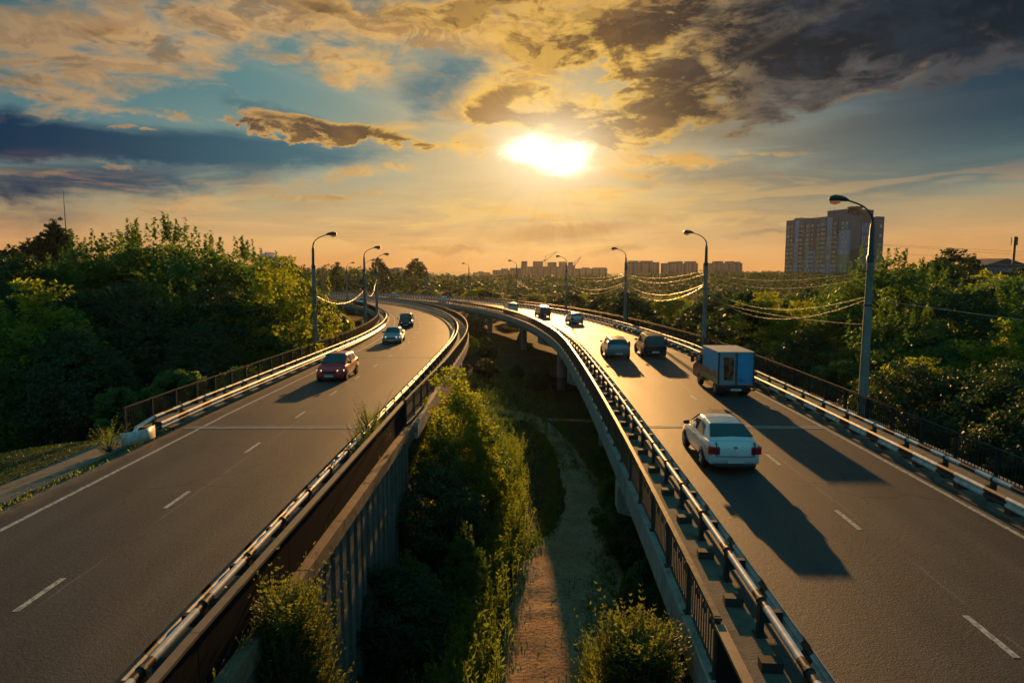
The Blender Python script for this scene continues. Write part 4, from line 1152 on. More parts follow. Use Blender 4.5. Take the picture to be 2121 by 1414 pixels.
def car_meshes(kind):
    sp = SPEC[kind]; out = {}
    bm = loft_body(sp); me = bpy.data.meshes.new('body'); bm.to_mesh(me); bm.free()
    me.polygons.foreach_set('use_smooth', [True] * len(me.polygons)); out['body'] = me
    # cabin
    bm = bmesh.new(); rings = []; zb = sp['belt'] - .06
    for y, wb_, zt, wt in sp['cab']:
        flat = zt < sp['belt'] + .12
        z0 = min(zb, zt - .06)
        half = [(wb_, z0), (wt + (wb_ - wt) * (.3 if flat else .12), zt - (.02 if flat else .10)), (wt - .06, zt - .01), (0, zt + .02)]
        rings.append([bm.verts.new((x, y, z)) for x, z in half] + [bm.verts.new((-x, y, z)) for x, z in half[-2::-1]])
    n = len(rings[0])
    for a, b in zip(rings[:-1], rings[1:]):
        for k in range(n - 1): bm.faces.new((a[k], a[k + 1], b[k + 1], b[k]))
    bm.faces.new(rings[0][::-1]); bm.faces.new(rings[-1])
    bmesh.ops.recalc_face_normals(bm, faces=bm.faces)
    me = bpy.data.meshes.new('roof'); bm.to_mesh(me); bm.free(); me.polygons.foreach_set('use_smooth', [False] * len(me.polygons)); out['roof'] = me
    C = sp['cab']; belt = sp['belt']
    def cabx(y, f):
        ys = [c[0] for c in C]; wb_ = np.interp(y, ys, [c[1] for c in C]); wt = np.interp(y, ys, [c[3] for c in C]); zt = np.interp(y, ys, [c[2] for c in C])
        x1, z1 = wt + (wb_ - wt) * .12, zt - .10
        z = belt + (z1 - belt) * f; g = (z - (belt - .06)) / max(.01, z1 - (belt - .06))
        return wb_ + (x1 - wb_) * g, z
    def quad(name, vs, th=.012):
        mb = MB(); vs = [Vector(v) for v in vs]; nrm = (vs[1] - vs[0]).cross(vs[3] - vs[0]).normalized()
        lo_, hi_ = [v - nrm * th for v in vs], [v + nrm * th for v in vs]
        k = len(vs); mb.add(lo_ + hi_, [tuple(range(k)), tuple(range(2 * k - 1, k - 1, -1))] + [(i, i + k, (i + 1) % k + k, (i + 1) % k) for i in range(k)])
        return fixn(mb.mesh(name, MAT['carglass']))
    # windscreen and rear window
    def screen(a, b, nm):
        (y0, wb0, z0, wt0), (y1, wb1, z1, wt1) = a, b
        P = lambda f: (y0 + (y1 - y0) * f, z0 + (z1 - z0) * f + .018, (wt0 + .0) + (wt1 - .03 - wt0) * f)
        (ya, za, xa), (yb, zb2, xb) = P(.10), P(.90)
        return quad(nm, [(-xa, ya, za), (xa, ya, za), (xb, yb, zb2), (-xb, yb, zb2)], .014)
    out['windscreen'] = screen(C[-1], C[-2], 'windscreen'); out['rear_window'] = screen(C[0], C[1], 'rear_window')
    out['side'] = []
    for s in (1, -1):
        for i, (ya, yb) in enumerate(sp['wins']):
            i0 = .30 if (i == 0 and kind == 'sedan') else (.12 if i == 0 else 0.02); i1 = .36 if i == len(sp['wins']) - 1 else 0.02
            vs = []
            for y, f in ((ya, .06), (yb + (.22 if i == len(sp['wins']) - 1 else 0), .06), (yb - i1 * .6 + .0, .93), (ya + i0, .93)):
                x, z = cabx(y, f); vs.append((s * (x + .006), y, z))
            out['side'].append(quad('side_window', vs, .008))
    return out
def wheel_meshes(r):
    mb = MB(); 
    prof = [(-.09, r * .62), (-.10, r * .9), (-.07, r), (.07, r), (.10, r * .9), (.09, r * .62)]; n = 24
    vs = [(x, math.cos(2 * math.pi * k / n) * q, math.sin(2 * math.pi * k / n) * q) for x, q in prof for k in range(n)]
    fs = [(i * n + k, i * n + (k + 1) % n, (i + 1) * n + (k + 1) % n, (i + 1) * n + k) for i in range(5) for k in range(n)] + [(5 * n + k, 5 * n + (k + 1) % n, (k + 1) % n, k) for k in range(n)]
    mb.add(vs, fs); ty = fixn(mb.mesh('wheel', MAT['tyre'], False))
    mb = MB(); mb.tube([(-.07, 0, 0), (.07, 0, 0)], r * .30, 10)
    for k in range(5):
        a = 2 * math.pi * k / 5; mb.box(-.075, .075, -.035, .035, r * .15, r * .64, Matrix.Rotation(a, 4, 'X'))
    mb.tube([(-.05, 0, 0), (.05, 0, 0)], r * .60, 18)
    return ty, mb.mesh('rim', MAT['rim'])

def rbox(name, x0, x1, y0, y1, z0, z1, mat, bev=.02, taper=None):
    bm = bmesh.new(); bmesh.ops.create_cube(bm, size=1.0)
    for v in bm.verts: v.co = Vector(((x0 + x1) / 2 + v.co.x * (x1 - x0), (y0 + y1) / 2 + v.co.y * (y1 - y0), (z0 + z1) / 2 + v.co.z * (z1 - z0)))
    if taper:
        for v in bm.verts: taper(v.co)
    if bev: bmesh.ops.bevel(bm, geom=list(bm.edges), offset=bev, segments=2, affect='EDGES', profile=0.6)
    me = bpy.data.meshes.new(name); bm.to_mesh(me); bm.free(); me.materials.append(mat); return me

def car(kind, paint, loc, yaw, label, lights_on=False, roof_rails=False, beacon=False, cat='car', hatch_lights=False):
    sp = SPEC[kind]
    if kind not in CM: CM[kind] = (car_meshes(kind), wheel_meshes(sp['wr']))
    ms, (ty, rm) = CM[kind]
    root = tag(empty('hatchback' if kind == 'hatch' else ('sedan' if kind == 'sedan' else 'van'), loc, yaw), label, cat)
    def with_mat(me, m): me = me.copy(); me.materials.clear(); me.materials.append(m); return me
    b = place('body', with_mat(ms['body'], paint), root); md = b.modifiers.new('round', 'SUBSURF'); md.levels = 1; md.render_levels = 1
    c = place('roof', with_mat(ms['roof'], paint), root); md = c.modifiers.new('edge', 'BEVEL'); md.width = .035; md.segments = 2; md.limit_method = 'ANGLE'; md.angle_limit = R(14); md.harden_normals = False
    place('windscreen', ms['windscreen'], root); place('rear_window', ms['rear_window'], root)
    for q in ms['side']: place('side_window', q, root)
    W, L = sp['W'] / 2, sp['L'] / 2; st = sp['st']
    for y in sp['wheels']:
        for s in (1, -1):
            mb = MB(); mb.tube([(s * (W - .10), y, sp['wr'] + .01), (s * (W + .004), y, sp['wr'] + .01)], sp['wr'] + .045, 20)
            place('wheel_arch', mb.mesh('wheel_arch', MAT['dark']), root)
            w = place('wheel', ty, root, (s * (W - .075), y, sp['wr'])); place('rim', rm, w, (s * .03, 0, 0))
    mb = MB(); mb.box(-W * .8, W * .8, -L + .25, L - .25, .17, .30); place('underbody', mb.mesh('underbody', MAT['dark']), root)
    zt = st[1][3]
    for s in (1, -1):
        x0, x1 = sorted((s * (W - .36), s * (W - .045)))
        def tp(v, s=s):
            if abs(v.x) > W - .1: v.y += .10
        if kind == 'mpv': me = rbox('tail_light', *sorted((s * (W - .16), s * (W - .035))), -L - .012, -L + .16, zt - .14, zt + .34, MAT['tail'], .02)
        elif hatch_lights: me = rbox('tail_light', *sorted((s * (W - .20), s * (W - .05))), -L + .0, -L + .22, zt - .10, zt + .30, MAT['tail'], .02, lambda v: setattr(v, 'y', v.y + .25 * max(0, v.z - zt)))
        else: me = rbox('tail_light', min(x0, x1) - (.03 if s < 0 else 0), max(x0, x1) + (.03 if s > 0 else 0), -L - .03, -L + .30, zt - .32, zt - .07, MAT['tail'], .03, tp)
        place('tail_light', me, root)
        def tf(v, s=s):
            if abs(v.x) > W - .12: v.y -= .28
        place('headlight', rbox('headlight', *sorted((s * (W - .42), s * (W - .06))), L - .22, L - .03, .56, .72, MAT['headlight'] if lights_on else MAT['headlight_off'], .03, tf), root)
        place('mirror', rbox('mirror', *sorted((s * (W - .06), s * (W + .15))), .72, .84, sp['belt'] - .02, sp['belt'] + .12, MAT['dark'], .03), root)
        for yd in (-.18, -1.0): 
            xx = s * (W + .004); place('door_handle', rbox('door_handle', *sorted((xx - s * .02, xx + s * .012)), yd - .07, yd + .07, sp['belt'] - .17, sp['belt'] - .14, MAT['dark'] if kind != 'sedan' else MAT['chrome'], 0), root)
    place('rear_bumper', rbox('rear_bumper', -W + .07, W - .07, -L - .06, -L + .30, .30, .52, paint, .05, lambda v: setattr(v, 'y', v.y + (.14 if abs(v.x) > W - .2 and v.y < -L + .1 else 0))), root)
    place('bumper_trim', rbox('bumper_trim', -W + .22, W - .22, -L - .07, -L + .2, .24, .33, MAT['dark'], .02), root)
    place('number_plate', rbox('number_plate', -.26, .26, -L - .075, -L - .05, .37, .48, MAT['plate'], 0), root)
    place('front_bumper', rbox('front_bumper', -W + .10, W - .10, L - .30, L + .05, .24, .48, paint, .05, lambda v: setattr(v, 'y', v.y - (.20 if abs(v.x) > W - .2 and v.y > L - .1 else 0))), root)
    place('grille', rbox('grille', -.42, .42, L - .10, L + .0, .53, .66, MAT['dark'], .01), root)
    place('number_plate', rbox('number_plate', -.26, .26, L + .045, L + .065, .33, .44, MAT['plate'], 0), root)
    place('lower_grille', rbox('lower_grille', -.5, .5, L + .03, L + .058, .25, .32, MAT['dark'], 0), root)
    for nm, (x0, x1, z0, z1) in (('boot_seam', (-.60, -.592, .58, 1.0)), ('boot_seam', (.592, .60, .58, 1.0)), ('boot_seam', (-.60, .60, .572, .580))):
        if kind == 'sedan': place(nm, rbox(nm, x0, x1, -L + .0, -L + .2, z0, z1, MAT['dark'], 0), root).location.y = -.035
    if kind == 'sedan': place('badge', rbox('badge', -.05, .05, -L - .02, -L + .03, .83, .89, MAT['chrome'], .005), root)
    if roof_rails:
        for s in (1, -1):
            mb = MB(); x = s * .60; mb.tube([(x, -1.5, 1.60), (x, -1.4, 1.70), (x, -.5, 1.75), (x, .2, 1.72), (x, .3, 1.62)], .018, 6); place('roof_rail', mb.mesh('roof_rail', MAT['dark']), root)
    if beacon: place('roof_glint', rbox('roof_glint', -.28, .28, -.2, .0, sp['H'] + .01, sp['H'] + .12, MAT['beacon'], .03), root)  # glowing block added on the roof in place of a blue glint
    return root

def on_road(P, u, v, dv=0):
    """station and offset on carriageway P of the ground point seen at photo feature (u, v)"""
    z = 0.0
    for _ in range(40):
        x, q = (u - 1060.5) / 1414, -(v - 707) / 1414
        d = Vector((x, math.cos(PITCH) + q * math.sin(PITCH), -math.sin(PITCH) + q * math.cos(PITCH)))
        W_ = Vector((0, 0, CAM_H)) + d * ((z - CAM_H) / d.z); z = z * .5 + .5 * float(np.interp(W_.y, P.zs[0], P.zs[1]))
    best = min((( (P.pt(t, 0).xy - W_.xy).length), t) for t in np.arange(0, 300, .25)); t = best[1]
    h = P.yaw(t); off = (W_ - P.pt(t, 0)).dot(Vector((math.cos(h), math.sin(h), 0)))
    return t, off
def put_car(P, u, v, away, half, **k):
    t, off = on_road(P, u, v); off = max(-2.6, min(2.6, off)); t += half
    return dict(loc=P.pt(t, off, 0.004), yaw=P.yaw(t) + (0 if away else math.pi))
pw_, pg, pk, ps, pd, pr_, pb = [carpaint(*a) for a in (('white_paint', (0.62, 0.64, 0.66), 0.0, .3), ('grey_paint', (0.20, 0.235, 0.27), .5, .3), ('black_paint', (0.012, 0.013, 0.015), .2, .25), ('silver_paint', (0.36, 0.39, 0.42), .6, .3),
    ('dark_blue_paint', (0.03, 0.035, 0.06), .4, .3), ('red_paint', (0.78, 0.012, 0.016), .0, .4), ('blue_grey_paint', (0.34, 0.42, 0.52), .5, .28))]
def mk(kind, paint, P, u, v, away, label, **k):
    q = put_car(P, u, v, away, SPEC[kind]['L'] / 2 - .35); return car(kind, paint, q['loc'], q['yaw'], label, **k)
mk('sedan', pw_, PR, 1513, 973, True, 'white sedan with red tail lights driving away, nearest car on the right road')
mk('hatch', pg, PR, 1281, 744, True, 'grey-blue hatchback in the left lane, left of the black van', hatch_lights=True)
mk('mpv', pk, PR, 1356, 740, True, 'black tall estate van with roof rails ahead of the blue box truck', roof_rails=True, cat='van')
mk('sedan', ps, PR, 1195, 672, True, 'silver car casting a short shadow beyond the grey hatchback')
mk('mpv', pd, PR, 1129, 657, True, 'dark high-roofed car with an added blue glint on its roof', beacon=True)
mk('mpv', ps, PR, 1063, 647, True, 'small light van behind the railing left of the car with the blue glint', cat='van')
mk('sedan', pw_, PR, 911, 627, True, 'pale car far off on the bend, seen above the middle railing')
mk('hatch', pw_, PR, 786, 618, True, 'tiny white car farthest away on the right bridge')
mk('hatch', pw_, PL, 746, 631, False, 'white car far off on the left bridge behind the lamp pole', lights_on=False)
mk('mpv', pk, PL, 840, 679, False, 'black oncoming car with round lights, last of the three oncoming cars', lights_on=True)
mk('sedan', pb, PL, 811, 712, False, 'blue-silver oncoming sedan between the red and the black car', lights_on=True)
mk('hatch', pr_, PL, 686, 789, False, 'dark red oncoming hatchback with lit headlights, nearest on the left road', lights_on=True)

# ---------------------------------------------------------------- box truck
def truck():
    t, off = on_road(PR, 1514, 822)
    t_r = t - .05
    root = tag(empty('box_truck', PR.pt(t_r, 2.12, 0.004), PR.yaw(t_r) - .0), 'small blue box truck with a brown picture on its rear door and an orange-red cab', 'truck')
    W, zb, zt, L = .90, .62, 2.28, 3.0
    blue = plain('truck_blue', (0.02, 0.30, 0.60), 0.5, spec=.25, var=.5, scale=1.5, dark=.55, bump_sc=12)
    m = new_mat('truck_side_print'); co = objco(); s_ = N(sepz(co)); n = noise(co, 1.7, 4)
    c_ = mixc(smooth(s_ + (n - .5) * .5, 1.45, 1.05), (0.05, 0.36, 0.60), (0.46, 0.14, 0.08)); c_ = mixc(smooth(s_ + (n - .5) * .2, 1.0, .85), c_, (0.52, 0.30, 0.08))
    c_ = mixc(smooth(n, .55, .62) * .5, c_, (0.14, 0.48, 0.66)); finish(principled(c_, .5, spec=.25)); side_m = m
    roofm = plain('truck_roof_paint', (0.52, 0.46, 0.38), 0.45, var=.3, scale=2)
    frame = plain('truck_frame_paint', (0.20, 0.25, 0.29), 0.6, var=.3)
    place('cargo_box', rbox('cargo_box', -W, W, 0, L, zb, zt - .03, side_m, .01), root)
    place('box_roof', rbox('box_roof', -W - .01, W + .01, -.01, L + .01, zt - .028, zt + .02, roofm, .01), root)
    for z, y in ((1.2, L), (.9, 0)): pass
    for x0, x1, z0, z1 in ((-W - .012, -W + .06, zb, zt), (W - .06, W + .012, zb, zt), (-W + .062, W - .062, zt - .09, zt), (-W + .062, W - .062, zb, zb + .08)):
        place('door_frame', rbox('door_frame', x0, x1, -.03, -.003, z0, z1 - .002, MAT['dark'] if x0 < -W or x1 > W else frame, 0), root)
    dl = place('rear_door', rbox('rear_door', -W + .065, -.02, -.022, -.004, zb + .085, zt - .095, frame, 0), root)
    dr = place('rear_door', rbox('rear_door', .02, W - .065, -.022, -.004, zb + .085, zt - .095, blue, 0), root); dr['label'] = 'plain blue rear door'
    dl['label'] = 'pale rear door with a brown picture'
    m = new_mat('door_picture'); co = objco(); n = noise(sc3(co, (3, 1, 1.4)), 1.6, 6, .65, .5)
    c_ = mixc(smooth(n, .40, .60), (0.05, 0.022, 0.015), (0.27, 0.085, 0.035)); c_ = mixc(smooth(n, .60, .68), c_, (0.33, 0.20, 0.14)); finish(principled(c_, .85, spec=.08)); pic = m
    place('picture', rbox('picture', -W + .24, -.13, -.026, -.0225, zb + .24, zt - .26, pic, 0, lambda v: setattr(v, 'x', v.x + (.05 if v.z < 1.4 and v.x < -.5 else 0))), dl)
    for x in (-.035, .035): place('lock_bar', rbox('lock_bar', x - .012, x + .012, -.055, -.032, zb + .02, zt - .04, MAT['dark'], 0), root)
    for z in (zb + .25, zb + .8, zt - .3): place('hinge', rbox('hinge', W - .10, W + .03, -.05, -.031, z, z + .05, MAT['dark'], 0), root)
    cu = bpy.data.curves.new('lettering', 'FONT'); cu.body = 'Но'; cu.size = .20; cu.extrude = .002; cu.materials.append(MAT['dark'])
    tmp = bpy.data.objects.new('tmp', cu); COL.objects.link(tmp); me = bpy.data.meshes.new_from_object(tmp.evaluated_get(bpy.context.evaluated_depsgraph_get())); bpy.data.objects.remove(tmp)
    place('lettering', me, dr, (.10, -.026, zb + .20), (R(90), 0, 0))
    # chassis
    place('chassis', rbox('chassis', -.42, .42, .05, 4.4, .42, .60, MAT['dark'], 0), root)
    place('rear_beam', rbox('rear_beam', -W + .02, W - .02, -.02, .10, .46, .60, MAT['dark'], .01), root)
    place('underrun_bar', rbox('underrun_bar', -W + .12, W + .08, -.06, .0, .33, .41, MAT['dark'], .01), root)
    for s in (1, -1):
        place('tail_light', rbox('tail_light', *sorted((s * (W - .36), s * (W - .12))), -.075, -.025, .48, .58, MAT['tail'], .01), root)
        place('mudguard', rbox('mudguard', *sorted((s * (W - .42), s * (W - .04))), .32, .36, .20, .60, MAT['dark'], 0), root)
    place('number_plate', rbox('number_plate', -.26, .26, -.085, -.062, .34, .44, MAT['plate'], 0), root)
    ty, rm = wheel_meshes(.34)
    for s in (1, -1):
        for x, y in ((W - .16, .75), (W - .40, .75), (W - .12, 3.75)):
            w = place('wheel', ty, root, (s * x, y, .34), (0, 0, 0), (1.15, 1, 1)); place('rim', rm, w, (s * .03, 0, 0))
    # cab
    bm = bmesh.new(); prof = [(3.1, .34), (3.1, 1.78), (3.35, 1.92), (3.95, 1.92), (4.45, 1.22), (5.0, 1.05), (5.12, .85), (5.12, .36)]
    cabm = carpaint('truck_cab_paint', (0.42, 0.085, 0.03), 0.1, .3)
    vs = []
    for s in (-1, 1): vs.append([bm.verts.new((s * (.90 if z < 1.3 else .78), y, z)) for y, z in prof])
    bm.faces.new(vs[0]); bm.faces.new(vs[1][::-1])
    for i in range(len(prof)): j = (i + 1) % len(prof); bm.faces.new((vs[0][i], vs[0][j], vs[1][j], vs[1][i]))
    bmesh.ops.recalc_face_normals(bm, faces=bm.faces); bmesh.ops.bevel(bm, geom=list(bm.edges), offset=.05, segments=2, affect='EDGES')
    me = bpy.data.meshes.new('cab'); bm.to_mesh(me); bm.free(); me.materials.append(cabm); place('cab', me, root)
    place('windscreen', rbox('windscreen', -.68, .68, 4.0, 4.43, 1.28, 1.88, MAT['carglass'], 0, lambda v: setattr(v, 'y', 3.985 + (1.92 - v.z) * .70 + (.02 if v.y > 4.2 else 0))), root)
    for s in (1, -1):
        place('side_window', rbox('side_window', *sorted((s * .79, s * .865)), 3.35, 4.15, 1.22, 1.72, MAT['carglass'], 0, lambda v, s=s: (setattr(v, 'x', v.x - s * (.055 if v.z > 1.5 else -.03)))), root)
        place('mirror', rbox('mirror', *sorted((s * 1.04, s * 1.22)), 4.25, 4.36, 1.22, 1.58, MAT['dark'], .02), root)
        mb = MB(); mb.tube([(s * .86, 4.35, 1.28), (s * 1.12, 4.30, 1.33)], .02, 5); place('mirror_arm', mb.mesh('mirror_arm', MAT['dark']), root)
        place('headlight', rbox('headlight', *sorted((s * .55, s * .86)), 5.0, 5.14, .62, .82, MAT['headlight_off'], .02), root)
truck()

# ================================================================ vegetation
def leaf_mat(name, c0, c1, trans, tw=0.45):
    m = new_mat(name); c = worldco(); r = rnd()
    n = noise(c, 0.9, 4); n2 = noise(c, 9, 2)
    base = mixc(smooth(n + (n2 - .5) * .8, 0.35, 0.65), c0, c1)
    base = mixc(r * 0.5, base, tuple(x * 0.7 for x in c0))
    d = principled(base, 0.55, spec=0.35)
    t = N.node('ShaderNodeBsdfTranslucent'); tc_ = mixc(n2, trans, tuple(x * .7 for x in trans)); N.put(t.inputs[0], tc_)
    mx = N.node('ShaderNodeMixShader'); mx.inputs[0].default_value = tw
    N.t.links.new(d.outputs[0], mx.inputs[1]); N.t.links.new(t.outputs[0], mx.inputs[2]); finish(mx)
    return m
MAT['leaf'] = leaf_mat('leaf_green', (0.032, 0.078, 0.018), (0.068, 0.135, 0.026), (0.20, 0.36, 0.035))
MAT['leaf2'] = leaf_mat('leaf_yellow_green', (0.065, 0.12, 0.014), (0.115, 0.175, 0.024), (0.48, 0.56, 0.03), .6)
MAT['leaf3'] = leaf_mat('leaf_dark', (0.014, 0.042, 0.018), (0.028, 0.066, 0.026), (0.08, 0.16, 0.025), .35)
MAT['weed'] = leaf_mat('weed_leaf', (0.07, 0.10, 0.020), (0.115, 0.14, 0.03), (0.36, 0.48, 0.05), .5)
MAT['bark'] = plain('bark', (0.085, 0.068, 0.05), 0.9, var=.5, scale=3)

def quads_mesh(name, P, U, V, mat):
    """leaf rhombi: centres P, half axes U and V (n x 3)"""
    n = len(P); vs = np.empty((n, 4, 3)); vs[:, 0] = P - U; vs[:, 1] = P + V; vs[:, 2] = P + U; vs[:, 3] = P - V
    me = bpy.data.meshes.new(name); me.vertices.add(4 * n); me.loops.add(4 * n); me.polygons.add(n)
    me.vertices.foreach_set('co', vs.ravel()); me.loops.foreach_set('vertex_index', np.arange(4 * n)); me.polygons.foreach_set('loop_start', np.arange(0, 4 * n, 4))
    me.polygons.foreach_set('loop_total', np.full(n, 4)); me.materials.append(mat); me.update(calc_edges=True); return me

def unit(a): return a / np.maximum(np.linalg.norm(a, axis=-1, keepdims=True), 1e-9)
def leaf_axes(rg, n, nrm, size, asp=.55):
    """random leaf frames roughly facing nrm"""
    nn = unit(nrm + rg.normal(0, .75, (n, 3))); a = unit(np.cross(nn, rg.normal(0, 1, (n, 3)))); b = np.cross(nn, a)
    s = size * rg.uniform(.6, 1.25, (n, 1)); return a * s, b * s * asp

def crown_arrays(seed, H, rx, base, n_cl, per, leaf, cl_r=.75, shape='round', shoots=0):
    """leaves gathered in clumps on an uneven crown between heights base and H"""
    rg = np.random.default_rng(seed); hh = (H - base) / 2; cz = base + hh
    d = unit(rg.normal(0, 1, (n_cl, 3))); 
    lobes = unit(rg.normal(0, 1, (9, 3))); la = rg.uniform(.12, .38, 9)
    bump = 1 - .22 + sum(la[i] * np.maximum(0, d @ lobes[i]) ** 5 for i in range(9))
    rad = bump * rg.uniform(.50, 1.0, n_cl) ** .5
    if shape == 'column': rad = rg.uniform(.3, 1.0, n_cl) ** .5
    C = d * rad[:, None] * np.array([rx, rx, hh])
    if shape == 'round':
        t = (C[:, 2] + hh) / (2 * hh); C[:, :2] *= (0.78 + .35 * np.sin(np.clip(t, 0, 1) * np.pi))[:, None]
    C[:, 2] += cz
    cr = cl_r * rg.uniform(.6, 1.35, n_cl)
    k = np.repeat(np.arange(n_cl), per); n = len(k)
    off = unit(rg.normal(0, 1, (n, 3))) * (rg.uniform(0, 1, (n, 1)) ** .45) * cr[k][:, None]; off[:, 2] *= .62
    P = C[k] + off; nr = unit(off * [1, 1, 1.6] + d[k] * .6 + [0, 0, .5]); U, V = leaf_axes(rg, n, nr, leaf)
    Ps, Us, Vs = [P], [U], [V]
    if shoots:      # leafy shoots standing out of the crown top
        m = shoots; a = rg.uniform(0, 2 * np.pi, m); r = rg.uniform(0, .8, m) * rx
        x, y = r * np.cos(a), r * np.sin(a); z0 = cz + hh * np.sqrt(np.maximum(0, 1 - (r / rx) ** 2)) * .86
        L = rg.uniform(.7, 1.9, m); q = 46; s = np.tile(np.linspace(0, 1, q), m); i = np.repeat(np.arange(m), q)
        w = .34 * (1 - s * .75) * (1 + .5 * np.sin(s * 22 + i)); aa = rg.uniform(0, 2 * np.pi, m * q)
        P2 = np.stack([x[i] + np.cos(aa) * w * rg.uniform(.1, 1, m * q), y[i] + np.sin(aa) * w * rg.uniform(.1, 1, m * q), z0[i] + s * L[i]], 1)
        U2, V2 = leaf_axes(rg, m * q, np.tile([0, 0, 1.0], (m * q, 1)), leaf * .8); Ps.append(P2); Us.append(U2); Vs.append(V2)
    return np.concatenate(Ps), np.concatenate(Us), np.concatenate(Vs)

def trunk_mesh(seed, H, r, spread):
    rg = random.Random(seed); mb = MB(); n = 6
    pts = [Vector((rg.uniform(-.12, .12) * i, rg.uniform(-.12, .12) * i, H * .78 * i / n - .3)) for i in range(n + 1)]
    mb.tube(pts, [r * (1 - .8 * i / n) for i in range(n + 1)], 8)
    for k in range(7):
        i = rg.randint(1, n - 1); a = rg.uniform(0, 6.28); L = spread * rg.uniform(.6, .95); p = pts[i]
        q = [p + Vector((math.cos(a), math.sin(a), .75)) * L * f + Vector((0, 0, .3 * f * f)) for f in (0, .35, .7, 1)]
        mb.tube(q, [r * .38, r * .28, r * .18, r * .06], 5)
    return mb.mesh('trunk', MAT['bark'], True)

def variant(seed, H, rx, base, n_cl, per, leaf, mat, **k):
    P, U, V = crown_arrays(seed, H, rx, base, n_cl, per, leaf, **k)
    return quads_mesh('crown', P, U, V, MAT[mat]), trunk_mesh(seed, H, H * .022, rx * .8)
H0 = 12.0
VAR = {
 'a': variant(1, H0, 4.3, 1.2, 210, 74, .155, 'leaf', cl_r=.95, shoots=16),
 'b': variant(2, H0, 3.9, 1.0, 200, 74, .150, 'leaf', cl_r=.85, shoots=22),
 'c': variant(3, H0, 4.6, 1.6, 220, 72, .165, 'leaf3', cl_r=1.0, shoots=8),
 'd': variant(4, H0, 4.0, 0.8, 210, 74, .150, 'leaf2', cl_r=.80, shoots=6),
 'e': variant(5, H0, 3.2, 0.6, 170, 74, .150, 'leaf', cl_r=.75, shoots=12),
 'p': variant(6, H0, 1.15, 0.4, 420, 44, .12, 'leaf3', cl_r=.36, shape='column'),
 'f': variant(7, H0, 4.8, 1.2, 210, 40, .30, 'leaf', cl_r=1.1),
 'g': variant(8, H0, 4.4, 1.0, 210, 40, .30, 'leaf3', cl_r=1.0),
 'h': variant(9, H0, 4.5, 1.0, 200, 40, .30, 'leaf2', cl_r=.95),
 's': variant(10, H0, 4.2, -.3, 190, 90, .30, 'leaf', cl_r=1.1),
 't': variant(11, H0, 4.0, -.3, 190, 90, .28, 'leaf2', cl_r=1.0),
}
def gz(x, y): return float(ground_z(x, y))
NT = [0]
def tree(v, x, y, ztop, label, group=None, name='tree', wide=1.0, cat='tree'):
    g = gz(x, y); s = max(.08, (ztop - g) / H0)
    root = tag(empty(name, (x, y, g), (NT[0] * 2.399) % 6.283), label, cat, group); NT[0] += 1
    cm, tm = VAR[v]; place('crown', cm, root); place('trunk', tm, root)
    root.scale = (s * wide, s * wide, s)
    return root
def topz(v, y): return CAM_H + (556 - v) * y / 1414
def ux(u, y): return (u - 1060.5) * y / 1414
def T(v, u, vt, y, label, **k): return tree(v, ux(u, y), y, topz(vt, y), label, **k)

GLT = 'trees of the dark wood left of the left bridge'
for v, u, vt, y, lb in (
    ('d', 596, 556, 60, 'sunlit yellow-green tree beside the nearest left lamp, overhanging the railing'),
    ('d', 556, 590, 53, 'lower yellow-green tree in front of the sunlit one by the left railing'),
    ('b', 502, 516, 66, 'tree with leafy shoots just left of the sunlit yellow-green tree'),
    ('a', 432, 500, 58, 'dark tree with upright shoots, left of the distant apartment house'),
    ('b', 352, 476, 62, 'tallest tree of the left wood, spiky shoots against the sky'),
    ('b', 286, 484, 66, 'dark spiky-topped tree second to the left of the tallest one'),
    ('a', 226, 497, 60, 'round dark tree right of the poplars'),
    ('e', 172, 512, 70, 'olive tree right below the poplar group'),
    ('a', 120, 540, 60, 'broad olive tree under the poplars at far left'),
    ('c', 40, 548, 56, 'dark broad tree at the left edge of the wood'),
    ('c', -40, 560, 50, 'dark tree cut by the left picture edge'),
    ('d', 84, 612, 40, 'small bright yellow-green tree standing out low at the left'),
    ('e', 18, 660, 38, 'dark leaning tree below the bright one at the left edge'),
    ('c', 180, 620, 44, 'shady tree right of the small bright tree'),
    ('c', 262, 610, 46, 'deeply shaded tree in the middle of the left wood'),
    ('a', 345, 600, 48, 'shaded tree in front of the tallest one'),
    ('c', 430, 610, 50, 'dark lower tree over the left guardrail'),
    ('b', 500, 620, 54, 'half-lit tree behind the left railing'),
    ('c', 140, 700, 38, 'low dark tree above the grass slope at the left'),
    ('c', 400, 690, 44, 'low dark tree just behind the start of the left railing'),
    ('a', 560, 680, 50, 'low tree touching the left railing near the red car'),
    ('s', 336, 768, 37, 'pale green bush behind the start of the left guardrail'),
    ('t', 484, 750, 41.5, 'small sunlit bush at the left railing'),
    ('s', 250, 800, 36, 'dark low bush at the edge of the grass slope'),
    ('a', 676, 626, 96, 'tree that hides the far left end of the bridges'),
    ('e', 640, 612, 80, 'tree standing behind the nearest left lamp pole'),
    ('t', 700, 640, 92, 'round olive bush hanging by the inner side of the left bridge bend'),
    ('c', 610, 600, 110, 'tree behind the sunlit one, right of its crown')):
    T(v, u, vt, y, lb, group=GLT if v not in 'st' else 'bushes beside the left bridge', name='bush' if v in 'st' else 'tree', cat='bush' if v in 'st' else 'tree', wide=(1.15 if v not in 'st' else 1.0))
